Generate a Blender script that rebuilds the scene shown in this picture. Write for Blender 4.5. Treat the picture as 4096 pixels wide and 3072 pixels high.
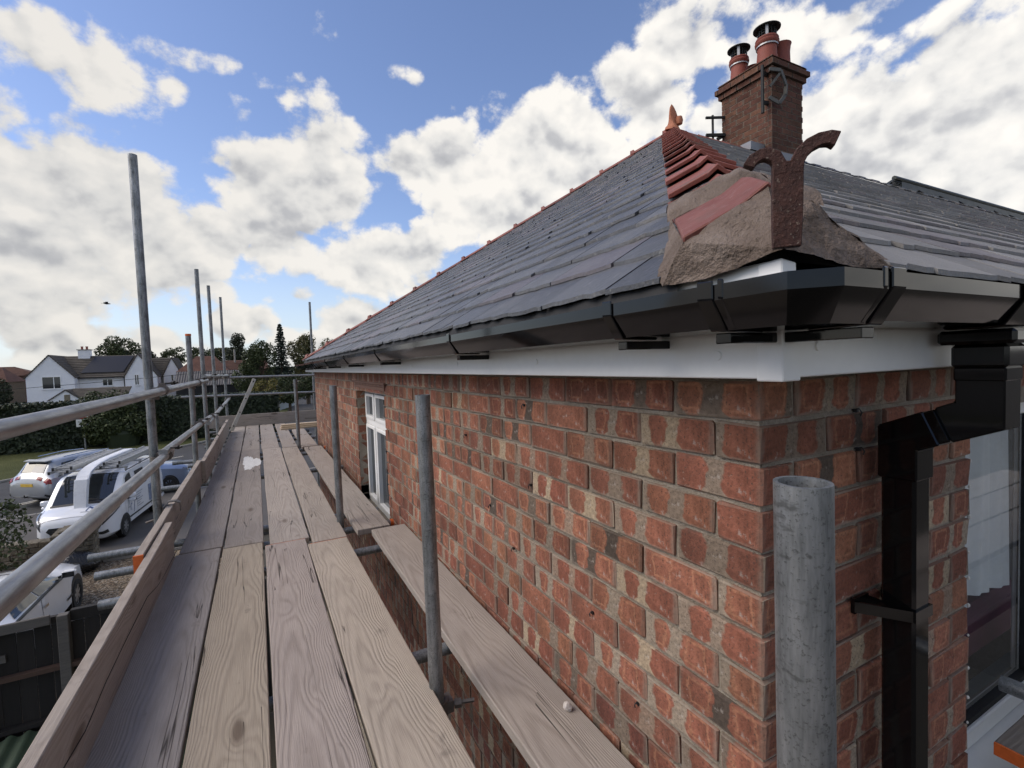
# Eaves of a brick house seen from a scaffold deck, Blender 4.5
import bpy, bmesh, math, random
import numpy as np
from mathutils import Vector, Matrix, noise as mnoise
for o in list(bpy.data.objects): bpy.data.objects.remove(o, do_unlink=True)
random.seed(7); np.random.seed(7)
SC = bpy.context.scene
COL = SC.collection
R = math.radians
EYE = 4.6            # camera height above the drive

# ---------------------------------------------------------------- camera
yaw, pitch, roll = .4825, -.0439, -.0336
cy, sy, cp, sp = math.cos(yaw), math.sin(yaw), math.cos(pitch), math.sin(pitch)
Fv = Vector((sy*cp, cy*cp, sp)); Rv = Vector((cy, -sy, 0)); Uv = Rv.cross(Fv)
R2 = math.cos(roll)*Rv + math.sin(roll)*Uv
U2 = -math.sin(roll)*Rv + math.cos(roll)*Uv
CAM = Vector((-.8518, -.6034, EYE))
cam = bpy.data.cameras.new('camera'); co = bpy.data.objects.new('camera', cam); COL.objects.link(co)
cam.sensor_width = 36; cam.lens = 36*1948/4096; cam.clip_start = .02; cam.clip_end = 3000
co.matrix_world = Matrix(((R2.x, U2.x, -Fv.x, CAM.x), (R2.y, U2.y, -Fv.y, CAM.y), (R2.z, U2.z, -Fv.z, CAM.z), (0, 0, 0, 1)))
SC.camera = co

# ---------------------------------------------------------------- node helper
class NT:
    def __init__(s, tree):
        s.t = tree; s.nodes = tree.nodes; s.links = tree.links
    def put(s, sock, v):
        if isinstance(v, bpy.types.NodeSocket): s.links.new(v, sock)
        elif v is not None:
            if hasattr(sock, 'default_value'):
                if sock.type == 'RGBA' and len(v) == 3: v = (*v, 1)
                sock.default_value = v
    def new(s, typ, ins=None, **at):
        n = s.nodes.new(typ)
        for k, v in at.items(): setattr(n, k, v)
        for k, v in (ins or {}).items(): s.put(n.inputs[k], v)
        return n
    def m(s, op, a, b=None, c=None, clamp=False):
        n = s.new('ShaderNodeMath', operation=op, use_clamp=clamp)
        s.put(n.inputs[0], a)
        if b is not None: s.put(n.inputs[1], b)
        if c is not None: s.put(n.inputs[2], c)
        return n.outputs[0]
    def vm(s, op, a, b=None, sc=None):
        n = s.new('ShaderNodeVectorMath', operation=op)
        s.put(n.inputs[0], a)
        if b is not None: s.put(n.inputs[1], b)
        if sc is not None: s.put(n.inputs['Scale'], sc)
        return n.outputs['Value'] if op in ('LENGTH', 'DOT_PRODUCT', 'DISTANCE') else n.outputs[0]
    def mr(s, v, a, b, c=0., d=1., smooth=False):
        n = s.new('ShaderNodeMapRange', interpolation_type='SMOOTHSTEP' if smooth else 'LINEAR')
        for i, x in enumerate((v, a, b, c, d)): s.put(n.inputs[i], x)
        return n.outputs[0]
    def noise(s, vec, scale=5, detail=4, rough=.55, dist=0, lac=2., dim='3D', color=False):
        n = s.new('ShaderNodeTexNoise', noise_dimensions=dim)
        if vec is not None: s.put(n.inputs['Vector'], vec)
        for k, v in (('Scale', scale), ('Detail', detail), ('Roughness', rough), ('Distortion', dist), ('Lacunarity', lac)): s.put(n.inputs[k], v)
        return n.outputs['Color' if color else 'Fac']
    def vor(s, vec, scale=5, feature='F1', out='Distance', rnd=1.):
        n = s.new('ShaderNodeTexVoronoi', feature=feature)
        s.put(n.inputs['Vector'], vec); s.put(n.inputs['Scale'], scale); s.put(n.inputs['Randomness'], rnd)
        return n.outputs[out]
    def ramp(s, f, stops, interp='LINEAR'):
        n = s.new('ShaderNodeValToRGB'); cr = n.color_ramp; cr.interpolation = interp
        while len(cr.elements) < len(stops): cr.elements.new(.5)
        for e, (p, c) in zip(cr.elements, stops):
            e.position = p; e.color = (*c, 1) if len(c) == 3 else c
        s.put(n.inputs[0], f); return n.outputs[0]
    def mix(s, f, a, b, mode='MIX'):
        n = s.new('ShaderNodeMix', data_type='RGBA', blend_type=mode)
        s.put(n.inputs[0], f); s.put(n.inputs[6], a); s.put(n.inputs[7], b); return n.outputs[2]
    def sep(s, v):
        n = s.new('ShaderNodeSeparateXYZ'); s.put(n.inputs[0], v); return n.outputs
    def comb(s, x, y, z):
        n = s.new('ShaderNodeCombineXYZ')
        for i, q in enumerate((x, y, z)): s.put(n.inputs[i], q)
        return n.outputs[0]
    def obj(s): return s.new('ShaderNodeTexCoord').outputs['Object']
    def uv(s): return s.new('ShaderNodeTexCoord').outputs['UV']
    def rnd(s): return s.new('ShaderNodeObjectInfo').outputs['Random']
    def isl(s): return s.new('ShaderNodeNewGeometry').outputs['Random Per Island']
    def bump(s, h, st=.3, d=.01):
        n = s.new('ShaderNodeBump'); s.put(n.inputs['Strength'], st); s.put(n.inputs['Distance'], d); s.put(n.inputs['Height'], h)
        return n.outputs[0]
    def hsv(s, c, h=.5, sa=1., v=1.):
        n = s.new('ShaderNodeHueSaturation')
        s.put(n.inputs['Hue'], h); s.put(n.inputs['Saturation'], sa); s.put(n.inputs['Value'], v); s.put(n.inputs['Color'], c)
        return n.outputs[0]

# ---------------------------------------------------------------- world: daylight sky with broken cumulus
SUN_AZ, SUN_EL = R(-75), R(43)       # azimuth from +Y towards +X; veiled by cloud
sun_dir = Vector((math.sin(SUN_AZ)*math.cos(SUN_EL), math.cos(SUN_AZ)*math.cos(SUN_EL), math.sin(SUN_EL)))
W = bpy.data.worlds.new('World'); SC.world = W; W.use_nodes = True
t = NT(W.node_tree); W.node_tree.nodes.clear()
sky = t.new('ShaderNodeTexSky', sky_type='NISHITA', sun_disc=False, sun_elevation=SUN_EL, sun_rotation=SUN_AZ, altitude=30, air_density=1.0, dust_density=.6, ozone_density=2.2)
g = t.new('ShaderNodeTexCoord').outputs['Generated']
d = t.vm('NORMALIZE', g)
dz = t.sep(d)[2]
CLOUDS = [(-0.239,0.859,0.453,0.1,0.036,0.62),(-0.166,0.855,0.492,0.116,0.039,0.33),(-0.101,0.877,0.47,0.077,0.077,0.585),(-0.083,0.898,0.432,0.065,0.039,0.585),(-0.161,0.888,0.432,0.116,0.036,0.624),(0.096,0.852,0.514,0.051,0.051,0.468),(0.082,0.885,0.459,0.058,0.051,0.507),(0.269,0.828,0.492,0.051,0.019,0.429),(-0.256,0.927,0.273,0.162,0.086,1.05),(-0.174,0.941,0.289,0.114,0.076,1.0),(-0.136,0.967,0.215,0.247,0.086,1.02),(-0.267,0.948,0.173,0.19,0.086,1.0),(0.079,0.943,0.324,0.133,0.114,1.25),(0.106,0.916,0.386,0.057,0.052,1.0),(-0.038,0.937,0.347,0.095,0.029,0.8),(0.016,0.973,0.23,0.114,0.057,1.15),(0.265,0.889,0.374,0.095,0.057,0.9),(0.361,0.857,0.368,0.114,0.076,1.15),(0.229,0.951,0.207,0.162,0.048,1.15),(0.495,0.778,0.386,0.19,0.105,1.2),(0.388,0.806,0.448,0.051,0.045,0.546),(0.434,0.856,0.282,0.152,0.067,1.15),(0.57,0.668,0.479,0.105,0.057,0.9),(0.646,0.585,0.491,0.124,0.071,0.95),(0.636,0.639,0.433,0.114,0.086,1),(0.73,0.497,0.47,0.143,0.067,0.9),(0.78,0.409,0.473,0.124,0.052,0.8),(0.736,0.552,0.391,0.19,0.095,1),(0.851,0.414,0.324,0.209,0.124,1.2),(0.896,0.286,0.34,0.152,0.19,1.2),(0.914,0.341,0.219,0.285,0.133,1.2),(0.948,0.277,0.158,0.285,0.143,1.1),(-0.264,0.958,0.111,0.124,0.027,1.1),(-0.243,0.968,0.054,0.086,0.03,1.1),(-0.02,0.996,0.089,0.086,0.024,0.9),(-0.136,0.99,0.045,0.114,0.024,0.9),(0.073,0.988,0.136,0.067,0.013,0.7),(0.169,0.982,0.085,0.114,0.038,1.0),(0.117,0.993,0.033,0.152,0.024,1.0),(0.289,0.945,0.156,0.143,0.029,0.9)]
def cover(dv):
    acc = None; q = t.vm('MULTIPLY', dv, (1, 1, 1.6))
    for x, y, z, rx, ry, w in CLOUDS:
        rad = 1.55*(rx+1.6*ry)/2
        e = t.m('MULTIPLY_ADD', t.vm('DISTANCE', q, (x, y, z*1.6)), -1.25*w/rad, 1.25*w)
        acc = t.m('MAXIMUM', e, 0. if acc is None else acc)
    # the rest of the sky: broken cloud of the same kind
    far = t.mr(t.vm('DOT_PRODUCT', dv, (.42, .87, .25)), .55, .35, 0, 1, True)
    gen = t.mr(t.noise(dv, 2.6, 1, .5), .42, .62, 0, 1, True)
    low_ = t.m('MULTIPLY', t.mr(t.sep(dv)[2], .02, .15, .40, 0., True), t.mr(gen, 0, 1, .75, 1.))
    return t.m('MINIMUM', t.m('MAXIMUM', t.m('MAXIMUM', acc, low_), t.m('MULTIPLY', far, gen)), 1.1)
def dens(dv, det):
    """heaped cloud: soft noise plus rounded puffs of two sizes"""
    v = t.vm('MULTIPLY', dv, (1, 1, 1.25))
    w = t.vm('ADD', v, t.vm('SCALE', t.vm('SUBTRACT', t.noise(v, 9., 2, .5, color=True), (.5, .5, .5)), sc=.09))
    n = t.noise(v, 6.0, det, .62)
    p1_ = t.vor(w, 9.5); p2_ = t.vor(w, 23.)
    puff = t.m('MULTIPLY_ADD', p1_, -.62, t.m('MULTIPLY_ADD', p2_, -.30, .84))
    return t.m('MULTIPLY_ADD', puff, .36, t.m('MULTIPLY', n, .64))
cv = cover(d)
nn = dens(d, 7)
nb = dens(t.vm('ADD', d, (.010, 0, .022)), 4)
fa = t.m('ADD', t.m('SUBTRACT', cv, .40), t.m('MULTIPLY', t.m('SUBTRACT', nn, .49), 3.0))
alpha = t.mr(fa, -.06, .20, 0, 1, True)
lit = t.m('MULTIPLY', t.m('SUBTRACT', nn, nb), 3.6)
thick = t.mr(cv, .45, 1.1, 0, 1)
base_ = t.mr(fa, .1, .95, 0, 1)
shade = t.m('SUBTRACT', t.m('ADD', .84, lit), t.m('MULTIPLY', t.m('MULTIPLY', thick, base_), .33), clamp=True)
ccol = t.ramp(shade, [(0, (.45, .455, .475)), (.35, (.60, .60, .61)), (.65, (.86, .845, .815)), (1, (1.04, 1.0, .935))])
warm = t.mr(t.vm('DOT_PRODUCT', d, (.92, .30, .25)), .2, .98, .9, 1.12)
ccol = t.vm('SCALE', ccol, sc=t.m('MULTIPLY', warm, 6.5))
skyc = t.vm('MULTIPLY', sky.outputs[0], (1.22, 1.15, 1.26))
# pale air towards the horizon
low = t.mr(dz, 0., .28, .55, 0., True)
skyc = t.mix(low, skyc, (4.6, 5.4, 6.1))
full = t.mix(t.m('MULTIPLY', alpha, t.mr(dz, -.02, .05, .55, .97)), skyc, ccol)
bg = t.new('ShaderNodeBackground', {'Color': full, 'Strength': .077})
out = t.new('ShaderNodeOutputWorld', {'Surface': bg.outputs[0]})
W.cycles.sampling_method = 'MANUAL'; W.cycles.sample_map_resolution = 512

# ---------------------------------------------------------------- sun (behind thin cloud, soft) and exposure
sl = bpy.data.lights.new('sun', 'SUN'); sl.energy = 1.5; sl.angle = R(44); sl.color = (1, .91, .79)
so = bpy.data.objects.new('sun', sl); COL.objects.link(so)
so.rotation_euler = sun_dir.to_track_quat('Z', 'Y').to_euler(); so.location = (20, 5, 30)
SC.view_settings.view_transform = 'Standard'; SC.view_settings.look = 'None'
SC.view_settings.exposure = 0.88; SC.view_settings.gamma = 1; SC.view_settings.use_curve_mapping = False
SC.render.engine = 'CYCLES'
SC.cycles.max_bounces = 5; SC.cycles.diffuse_bounces = 2; SC.cycles.glossy_bounces = 2; SC.cycles.transmission_bounces = 3
SC.cycles.caustics_reflective = False; SC.cycles.caustics_refractive = False
SC.cycles.use_denoising = True
SC.cycles.use_adaptive_sampling = True; SC.cycles.adaptive_threshold = .02

# ---------------------------------------------------------------- mesh helper
class MB:
    def __init__(s): s.v = []; s.f = []; s.mi = []; s.cur = 0
    def add(s, vs, fs):
        b = len(s.v); s.v += [tuple(v) for v in vs]
        for f in fs: s.f.append(tuple(i+b for i in f)); s.mi.append(s.cur)
        return s
    def box(s, x0, y0, z0, x1, y1, z1):
        if x0 > x1: x0, x1 = x1, x0
        if y0 > y1: y0, y1 = y1, y0
        if z0 > z1: z0, z1 = z1, z0
        return s.add([(x0,y0,z0),(x1,y0,z0),(x1,y1,z0),(x0,y1,z0),(x0,y0,z1),(x1,y0,z1),(x1,y1,z1),(x0,y1,z1)],
                     [(0,3,2,1),(4,5,6,7),(0,1,5,4),(1,2,6,5),(2,3,7,6),(3,0,4,7)])
    def obox(s, c, size, M=None):
        M = M or Matrix.Identity(3); c = Vector(c); h = Vector(size)/2
        vs = [c + M @ Vector((a*h.x, b*h.y, e*h.z)) for e in (-1,1) for a, b in ((-1,-1),(1,-1),(1,1),(-1,1))]
        return s.add(vs, [(0,3,2,1),(4,5,6,7),(0,1,5,4),(1,2,6,5),(2,3,7,6),(3,0,4,7)])
    def bar(s, p0, p1, w, h, up=(0,0,1)):
        p0 = Vector(p0); p1 = Vector(p1); dd = p1-p0; z = dd.normalized()
        x = Vector(up).cross(z)
        if x.length < 1e-4: x = Vector((1,0,0))
        x.normalize(); y = z.cross(x)
        M = Matrix((x, y, z)).transposed()
        return s.obox((p0+p1)/2, (w, h, dd.length), M)
    def cyl(s, p0, p1, r0, r1=None, n=14, caps=True, hollow=0):
        r1 = r0 if r1 is None else r1
        p0 = Vector(p0); p1 = Vector(p1); z = (p1-p0).normalized()
        x = z.orthogonal().normalized(); y = z.cross(x)
        rings = [(p0, r0), (p1, r1)]
        if hollow: rings += [(p1, r1-hollow), (p1-z*min(.25, (p1-p0).length*.5), r1-hollow)]
        vs = [c + (x*math.cos(a)+y*math.sin(a))*r for c, r in rings for a in [2*math.pi*i/n for i in range(n)]]
        fs = []
        for k in range(len(rings)-1):
            fs += [(k*n+i, k*n+(i+1) % n, (k+1)*n+(i+1) % n, (k+1)*n+i) for i in range(n)]
        if caps:
            fs.append(tuple(range(n-1, -1, -1))); k = len(rings)-1; fs.append(tuple(k*n+i for i in range(n)))
        return s.add(vs, fs)
    def tube(s, path, r, n=8, caps=True):
        P = [Vector(p) for p in path]; N = len(P); vs = []; fs = []
        rr = r if isinstance(r, (list, tuple)) else [r]*N
        x = None
        for i in range(N):
            z = (P[min(i+1, N-1)]-P[max(i-1, 0)]).normalized()
            x = z.orthogonal().normalized() if x is None else (x - z*x.dot(z)).normalized()
            y = z.cross(x)
            vs += [P[i]+(x*math.cos(2*math.pi*k/n)+y*math.sin(2*math.pi*k/n))*rr[i] for k in range(n)]
        for i in range(N-1):
            fs += [(i*n+k, i*n+(k+1) % n, (i+1)*n+(k+1) % n, (i+1)*n+k) for k in range(n)]
        if caps: fs += [tuple(range(n-1,-1,-1)), tuple((N-1)*n+k for k in range(n))]
        return s.add(vs, fs)
    def lathe(s, prof, n=16, c=(0,0,0)):
        vs = [(c[0]+r*math.cos(2*math.pi*k/n), c[1]+r*math.sin(2*math.pi*k/n), c[2]+z) for r, z in prof for k in range(n)]
        fs = [(i*n+k, i*n+(k+1) % n, (i+1)*n+(k+1) % n, (i+1)*n+k) for i in range(len(prof)-1) for k in range(n)]
        return s.add(vs, fs)
    def loft(s, rings, closed=True, caps=True):
        n = len(rings[0]); vs = [p for r in rings for p in r]; fs = []
        m = n if closed else n-1
        for i in range(len(rings)-1):
            fs += [(i*n+k, i*n+(k+1) % n, (i+1)*n+(k+1) % n, (i+1)*n+k) for k in range(m)]
        if caps and closed: fs += [tuple(range(n-1,-1,-1)), tuple((len(rings)-1)*n+k for k in range(n))]
        return s.add(vs, fs)
    def prism(s, poly, vec):
        n = len(poly); a = [Vector(p) for p in poly]; v = Vector(vec)
        return s.add(a+[p+v for p in a], [tuple(range(n-1,-1,-1)), tuple(range(n, 2*n))]+[(i, (i+1) % n, n+(i+1) % n, n+i) for i in range(n)])
    def mesh(s, name, mats, smooth=None, bevel=0):
        me = bpy.data.meshes.new(name); me.from_pydata(s.v, [], s.f)
        if not isinstance(mats, (list, tuple)): mats = [mats]
        for m_ in mats: me.materials.append(m_)
        if len(mats) > 1: me.polygons.foreach_set('material_index', s.mi)
        bm = bmesh.new(); bm.from_mesh(me)
        bmesh.ops.recalc_face_normals(bm, faces=bm.faces)
        if bevel:
            es = [e for e in bm.edges if len(e.link_faces) == 2 and e.calc_face_angle(0) > .5]
            bmesh.ops.bevel(bm, geom=es, offset=bevel, segments=1, affect='EDGES', clamp_overlap=True)
        if smooth:
            for f_ in bm.faces: f_.smooth = True
            for e in bm.edges:
                if len(e.link_faces) == 2 and e.calc_face_angle(0) > R(smooth): e.smooth = False
        bm.to_mesh(me); bm.free()
        return me
    def build(s, name, mats, parent=None, smooth=None, bevel=0, M=None):
        o = bpy.data.objects.new(name, s.mesh(name, mats, smooth, bevel)); COL.objects.link(o)
        o.parent = parent
        if M is not None: o.matrix_basis = M
        return o
def tag(o, label=None, cat=None, group=None, kind=None):
    if label: o['label'] = label
    if cat: o['category'] = cat
    if group: o['group'] = group
    if kind: o['kind'] = kind
    return o
def thing(name, label, cat, loc=(0,0,0), rz=0, group=None):
    o = bpy.data.objects.new(name, None); COL.objects.link(o); o.location = loc; o.rotation_euler = (0,0,rz)
    o.empty_display_size = .1
    return tag(o, label, cat, group)
def copy_tree(o, parent=None):
    c = o.copy(); COL.objects.link(c); c.parent = parent
    for ch in list(o.children): copy_tree(ch, c)
    return c
def newobj(name, me, parent=None, M=None):
    o = bpy.data.objects.new(name, me); COL.objects.link(o); o.parent = parent
    if M is not None: o.matrix_basis = M
    return o
def uvbox(me, su=.225, sv=.085, off=(0,0,0)):
    """box-projected UVs in brick units"""
    l = me.uv_layers.new(name='UVMap')
    for p in me.polygons:
        n = p.normal
        for li in p.loop_indices:
            v = me.vertices[me.loops[li].vertex_index].co
            if abs(n.z) > .75: u = (v.y/su, v.x/su)
            elif abs(n.x) > abs(n.y): u = (v.y/su, v.z/sv)
            else: u = (v.x/su, v.z/sv)
            l.data[li].uv = u

# ---------------------------------------------------------------- materials
def material(name, fn):
    m_ = bpy.data.materials.new(name); m_.use_nodes = True
    tr = NT(m_.node_tree); b = m_.node_tree.nodes['Principled BSDF']
    fn(tr, b); return m_
def setp(tr, b, **k):
    names = dict(col='Base Color', rough='Roughness', metal='Metallic', nrm='Normal', spec='Specular IOR Level', coat='Coat Weight', trans='Transmission Weight', ior='IOR', alpha='Alpha', emit='Emission Color', estr='Emission Strength', croug='Coat Roughness', sheen='Sheen Weight')
    for a, v in k.items(): tr.put(b.inputs[names[a]], v)
def simple(name, col, rough=.6, metal=0., var=.25, scale=6., fine=60., bump=.15, bd=.004, spec=.5, coat=0., rv=.15, stretch=(1,1,1), perobj=.0):
    def fn(tr, b):
        v = tr.vm('MULTIPLY', tr.obj(), stretch)
        a = tr.noise(v, scale, 3, .6); f = tr.noise(v, fine, 1.5, .6)
        k = tr.m('ADD', tr.m('MULTIPLY', tr.m('SUBTRACT', a, .5), var*2.4), tr.m('MULTIPLY', tr.m('SUBTRACT', f, .5), var*1.4))
        k = tr.m('ADD', k, 1.)
        if perobj: k = tr.m('MULTIPLY', k, tr.mr(tr.rnd(), 0, 1, 1-perobj, 1+perobj))
        c = tr.vm('SCALE', col, sc=k)
        setp(tr, b, col=c, rough=tr.m('ADD', rough, tr.m('MULTIPLY', tr.m('SUBTRACT', a, .5), rv), clamp=True), metal=metal, spec=spec, coat=coat)
        if bump: setp(tr, b, nrm=tr.bump(tr.m('ADD', f, tr.m('MULTIPLY', a, .6)), bump, bd))
    return material(name, fn)

def mk_brick(island, hue=(1,1,1), dark=1., strips=True):
    def fn(tr, b):
        r = tr.isl() if island else tr.rnd()
        r2 = tr.m('FRACT', tr.m('MULTIPLY', r, 7.31)); r3 = tr.m('FRACT', tr.m('MULTIPLY', r, 17.77)); r4 = tr.m('FRACT', tr.m('MULTIPLY', r, 41.3)); r5 = tr.m('FRACT', tr.m('MULTIPLY', r, 93.1))
        uv = tr.sep(tr.uv()); ob = tr.obj()
        wob = tr.m('MULTIPLY', tr.m('SUBTRACT', tr.noise(ob, 26, 2.5, .6), .5), .16)
        u = tr.m('ADD', tr.m('FRACT', tr.m('ADD', uv[0], tr.m('MULTIPLY', r5, .0))), wob)
        vv = tr.m('ADD', tr.m('FRACT', uv[1]), tr.m('MULTIPLY', wob, .8))
        red = tr.ramp(r2, [(0, (.27,.100,.066)), (.3, (.34,.138,.088)), (.55, (.305,.115,.076)), (.8, (.385,.172,.100)), (1, (.235,.088,.066))])
        red = tr.vm('SCALE', red, sc=tr.mr(tr.noise(ob, 11, 3, .6), .25, .75, .52, 1.04))
        stripc = tr.ramp(r3, [(0, (.40,.32,.22)), (.10, (.265,.212,.160)), (.36, (.29,.212,.155)), (.56, (.155,.128,.098)), (.68, (.31,.258,.196)), (.93, (.085,.074,.060))], 'CONSTANT')
        # kiss marks: pale stripe across the middle, often another near one end
        a1 = tr.mr(r4, 0, 1, .41, .53); w1 = tr.mr(r2, 0, 1, .05, .115)
        flare = tr.mr(tr.m('ABSOLUTE', tr.m('SUBTRACT', vv, .5)), .30, .5, 0, .07, True)      # patches have rounded corners
        s1 = tr.mr(tr.m('SUBTRACT', tr.m('ABSOLUTE', tr.m('SUBTRACT', u, a1)), flare), w1, tr.m('ADD', w1, .03), 1, 0, True)
        a2 = tr.mr(r2, 0, 1, .86, .98)
        s2 = tr.mr(tr.m('SUBTRACT', tr.m('ABSOLUTE', tr.m('SUBTRACT', u, a2)), flare), .05, .09, 1, 0, True)
        s2 = tr.m('MULTIPLY', s2, tr.m('GREATER_THAN', r5, .25))
        st = tr.m('MULTIPLY', tr.m('MAXIMUM', s1, s2), tr.m('GREATER_THAN', r4, .16 if strips else 2.))
        # paler ring inside each red patch
        q = tr.m('ABSOLUTE', tr.m('SUBTRACT', tr.m('ABSOLUTE', tr.m('SUBTRACT', u, a1)), .27))
        ring = tr.m('MAXIMUM', tr.m('MULTIPLY', q, 2.6), tr.m('ABSOLUTE', tr.m('SUBTRACT', vv, .5)))
        rg = tr.m('MULTIPLY', tr.mr(tr.m('ABSOLUTE', tr.m('SUBTRACT', ring, .31)), 0, .07, .55, 0, True), tr.m('GREATER_THAN', r3, .5))
        c = tr.mix(rg, red, (.45,.22,.13))
        c = tr.mix(tr.m('MULTIPLY', st, .92), c, stripc)
        # sooty and whitish weathering, pits
        soot = tr.mr(tr.noise(ob, 4.5, 3, .65), .60, .78, 0, .45, True)
        c = tr.mix(soot, c, (.10,.085,.07))
        pits = tr.mr(tr.noise(ob, 190, 2, .6), .58, .68, 0, .75)
        c = tr.mix(pits, c, (.08,.062,.05))
        c = tr.vm('SCALE', c, sc=tr.mr(tr.noise(ob, 75, 3, .7), .3, .7, .62, 1.12))
        eff = tr.mr(tr.noise(ob, 33, 3, .7), .62, .72, 0, .5)
        c = tr.mix(eff, c, (.46,.41,.36))
        # smeared mortar on the arrises
        ed = tr.m('MAXIMUM', tr.m('ABSOLUTE', tr.m('SUBTRACT', tr.m('FRACT', uv[1]), .5)), tr.m('SUBTRACT', tr.m('ABSOLUTE', tr.m('SUBTRACT', tr.m('FRACT', uv[0]), .48)), .0))
        sm = tr.m('MULTIPLY', tr.mr(tr.m('ADD', ed, wob), .40, .47, 0, 1, True), tr.mr(r5, 0, 1, .2, .7))
        c = tr.mix(sm, c, (.275,.232,.185))
        c = tr.vm('SCALE', c, sc=tr.mr(tr.m('FRACT', tr.m('MULTIPLY', r, 57.3)), 0, 1, .74, 1.2))
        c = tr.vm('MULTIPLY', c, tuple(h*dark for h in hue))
        setp(tr, b, col=c, rough=.88, spec=.25, nrm=tr.bump(tr.noise(ob, 60, 3.5, .7), .6, .006))
    return material('brick_face', fn)
M_BRICK = mk_brick(False); M_BRICKI = mk_brick(True)
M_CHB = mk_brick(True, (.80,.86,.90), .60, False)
def mk_mortar(tr, b):
    ob = tr.obj(); a = tr.noise(ob, 14, 4, .7); f = tr.noise(ob, 220, 2, .7)
    c = tr.ramp(tr.m('ADD', tr.m('MULTIPLY', a, .6), tr.m('MULTIPLY', f, .4)), [(.25, (.155,.130,.102)), (.5, (.275,.236,.188)), (.75, (.41,.362,.30))])
    setp(tr, b, col=c, rough=.95, spec=.2, nrm=tr.bump(tr.m('ADD', a, f), .8, .006))
M_MORTAR = material('mortar_lime', mk_mortar)
def mk_cement(tr, b):
    ob = tr.obj(); a = tr.noise(ob, 7, 5, .68); f = tr.noise(ob, 160, 3, .7); w = tr.noise(ob, 30, 4, .6, .8)
    c = tr.ramp(a, [(.25, (.115,.086,.068)), (.5, (.19,.148,.122)), (.72, (.27,.222,.19)), (.85, (.36,.315,.275))])
    c = tr.mix(tr.mr(f, .6, .75, 0, .5), c, (.08,.065,.055))
    setp(tr, b, col=c, rough=.95, spec=.2, nrm=tr.bump(tr.m('ADD', tr.m('MULTIPLY', w, 1.3), tr.m('ADD', a, f)), 1.0, .008))
M_CEMENT = material('sand_cement', mk_cement)
def mk_slate(island, base, rg=.28, sp=.5):
    def fn(tr, b):
        r = tr.isl() if island else tr.rnd()
        ob = tr.obj(); r2 = tr.m('FRACT', tr.m('MULTIPLY', r, 13.7))
        a = tr.noise(ob, 5, 4, .65); f = tr.noise(ob, 85, 2.5, .65); s_ = tr.noise(tr.vm('MULTIPLY', ob, (3, 14, 3) if rg < .5 else (14, 3, 3)), 9, 3, .6)
        c = tr.ramp(r, [(0, tuple(k*.75 for k in base)), (.5, base), (1, tuple(k*1.28 for k in base))])
        c = tr.mix(tr.m('MULTIPLY', tr.m('GREATER_THAN', r2, .8), .5), c, (.135,.112,.122))
        c = tr.vm('SCALE', c, sc=tr.m('ADD', .55, tr.m('ADD', tr.m('MULTIPLY', a, .5), tr.m('MULTIPLY', s_, .45))))
        c = tr.mix(tr.mr(tr.noise(tr.vm('MULTIPLY', ob, (1, 2.2, 1) if rg < .5 else (2.2, 1, 1)), 21, 4, .75), .60, .70, 0, .65), c, (.27,.27,.26))      # lichen
        c = tr.mix(tr.mr(tr.noise(ob, 3.1, 3, .6), .52, .74, 0, .5), c, (.165,.158,.148))
        c = tr.mix(tr.mr(tr.noise(ob, 11, 5, .7), .74, .8, 0, .7), c, (.15,.12,.03))
        setp(tr, b, col=c, rough=tr.m('ADD', rg, tr.m('MULTIPLY', a, .34)), spec=sp, nrm=tr.bump(tr.m('ADD', tr.m('MULTIPLY', s_, 1.2), f), .55, .004))
    return material('slate_grey', fn)
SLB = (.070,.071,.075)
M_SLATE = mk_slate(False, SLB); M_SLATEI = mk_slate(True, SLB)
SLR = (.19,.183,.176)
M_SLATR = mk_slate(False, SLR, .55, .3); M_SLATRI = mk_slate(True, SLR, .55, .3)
def mk_clay(tr, b):
    ob = tr.obj(); a = tr.noise(ob, 6, 6, .65); f = tr.noise(ob, 120, 3, .6); s_ = tr.noise(tr.vm('MULTIPLY', ob, (14,14,4)), 3, 5, .7)
    c = tr.ramp(a, [(.25, (.125,.038,.029)), (.5, (.20,.066,.050)), (.75, (.26,.108,.086))])
    c = tr.mix(tr.mr(s_, .56, .70, 0, .6), c, (.28,.205,.19))
    c = tr.mix(tr.mr(tr.noise(ob, 2.2, 5, .7), .56, .7, 0, .8), c, (.11,.085,.06))
    c = tr.vm('SCALE', c, sc=tr.mr(tr.rnd(), 0, 1, .8, 1.2))
    setp(tr, b, col=c, rough=.68, spec=.4, nrm=tr.bump(tr.m('ADD', a, f), .4, .004))
M_CLAY = material('red_clay', mk_clay)
def mk_galv(tr, b):
    ob = tr.obj(); a = tr.noise(ob, 9, 3, .65); s_ = tr.noise(tr.vm('MULTIPLY', ob, (1,1,.16)), 85, 3, .75)
    gr = tr.noise(ob, 240, 2, .7)
    k = tr.m('ADD', tr.m('MULTIPLY', s_, .55), tr.m('MULTIPLY', a, .45))
    c = tr.ramp(k, [(.30, (.06,.062,.062)), (.44, (.19,.20,.203)), (.60, (.32,.33,.335)), (.8, (.47,.48,.485))])
    c = tr.mix(tr.mr(gr, .56, .70, 0, .65), c, (.06,.06,.058))
    c = tr.mix(tr.mr(tr.noise(tr.vm('MULTIPLY', ob, (1,1,2.5)), 26, 3, .7), .60, .70, 0, .6), c, (.075,.075,.072))
    setp(tr, b, col=c, rough=tr.mr(k, .2, .8, .62, .38), metal=.72, spec=.5, nrm=tr.bump(tr.m('ADD', s_, tr.m('MULTIPLY', gr, .5)), .25, .002))
M_GALV = material('galvanised_steel', mk_galv)
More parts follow.
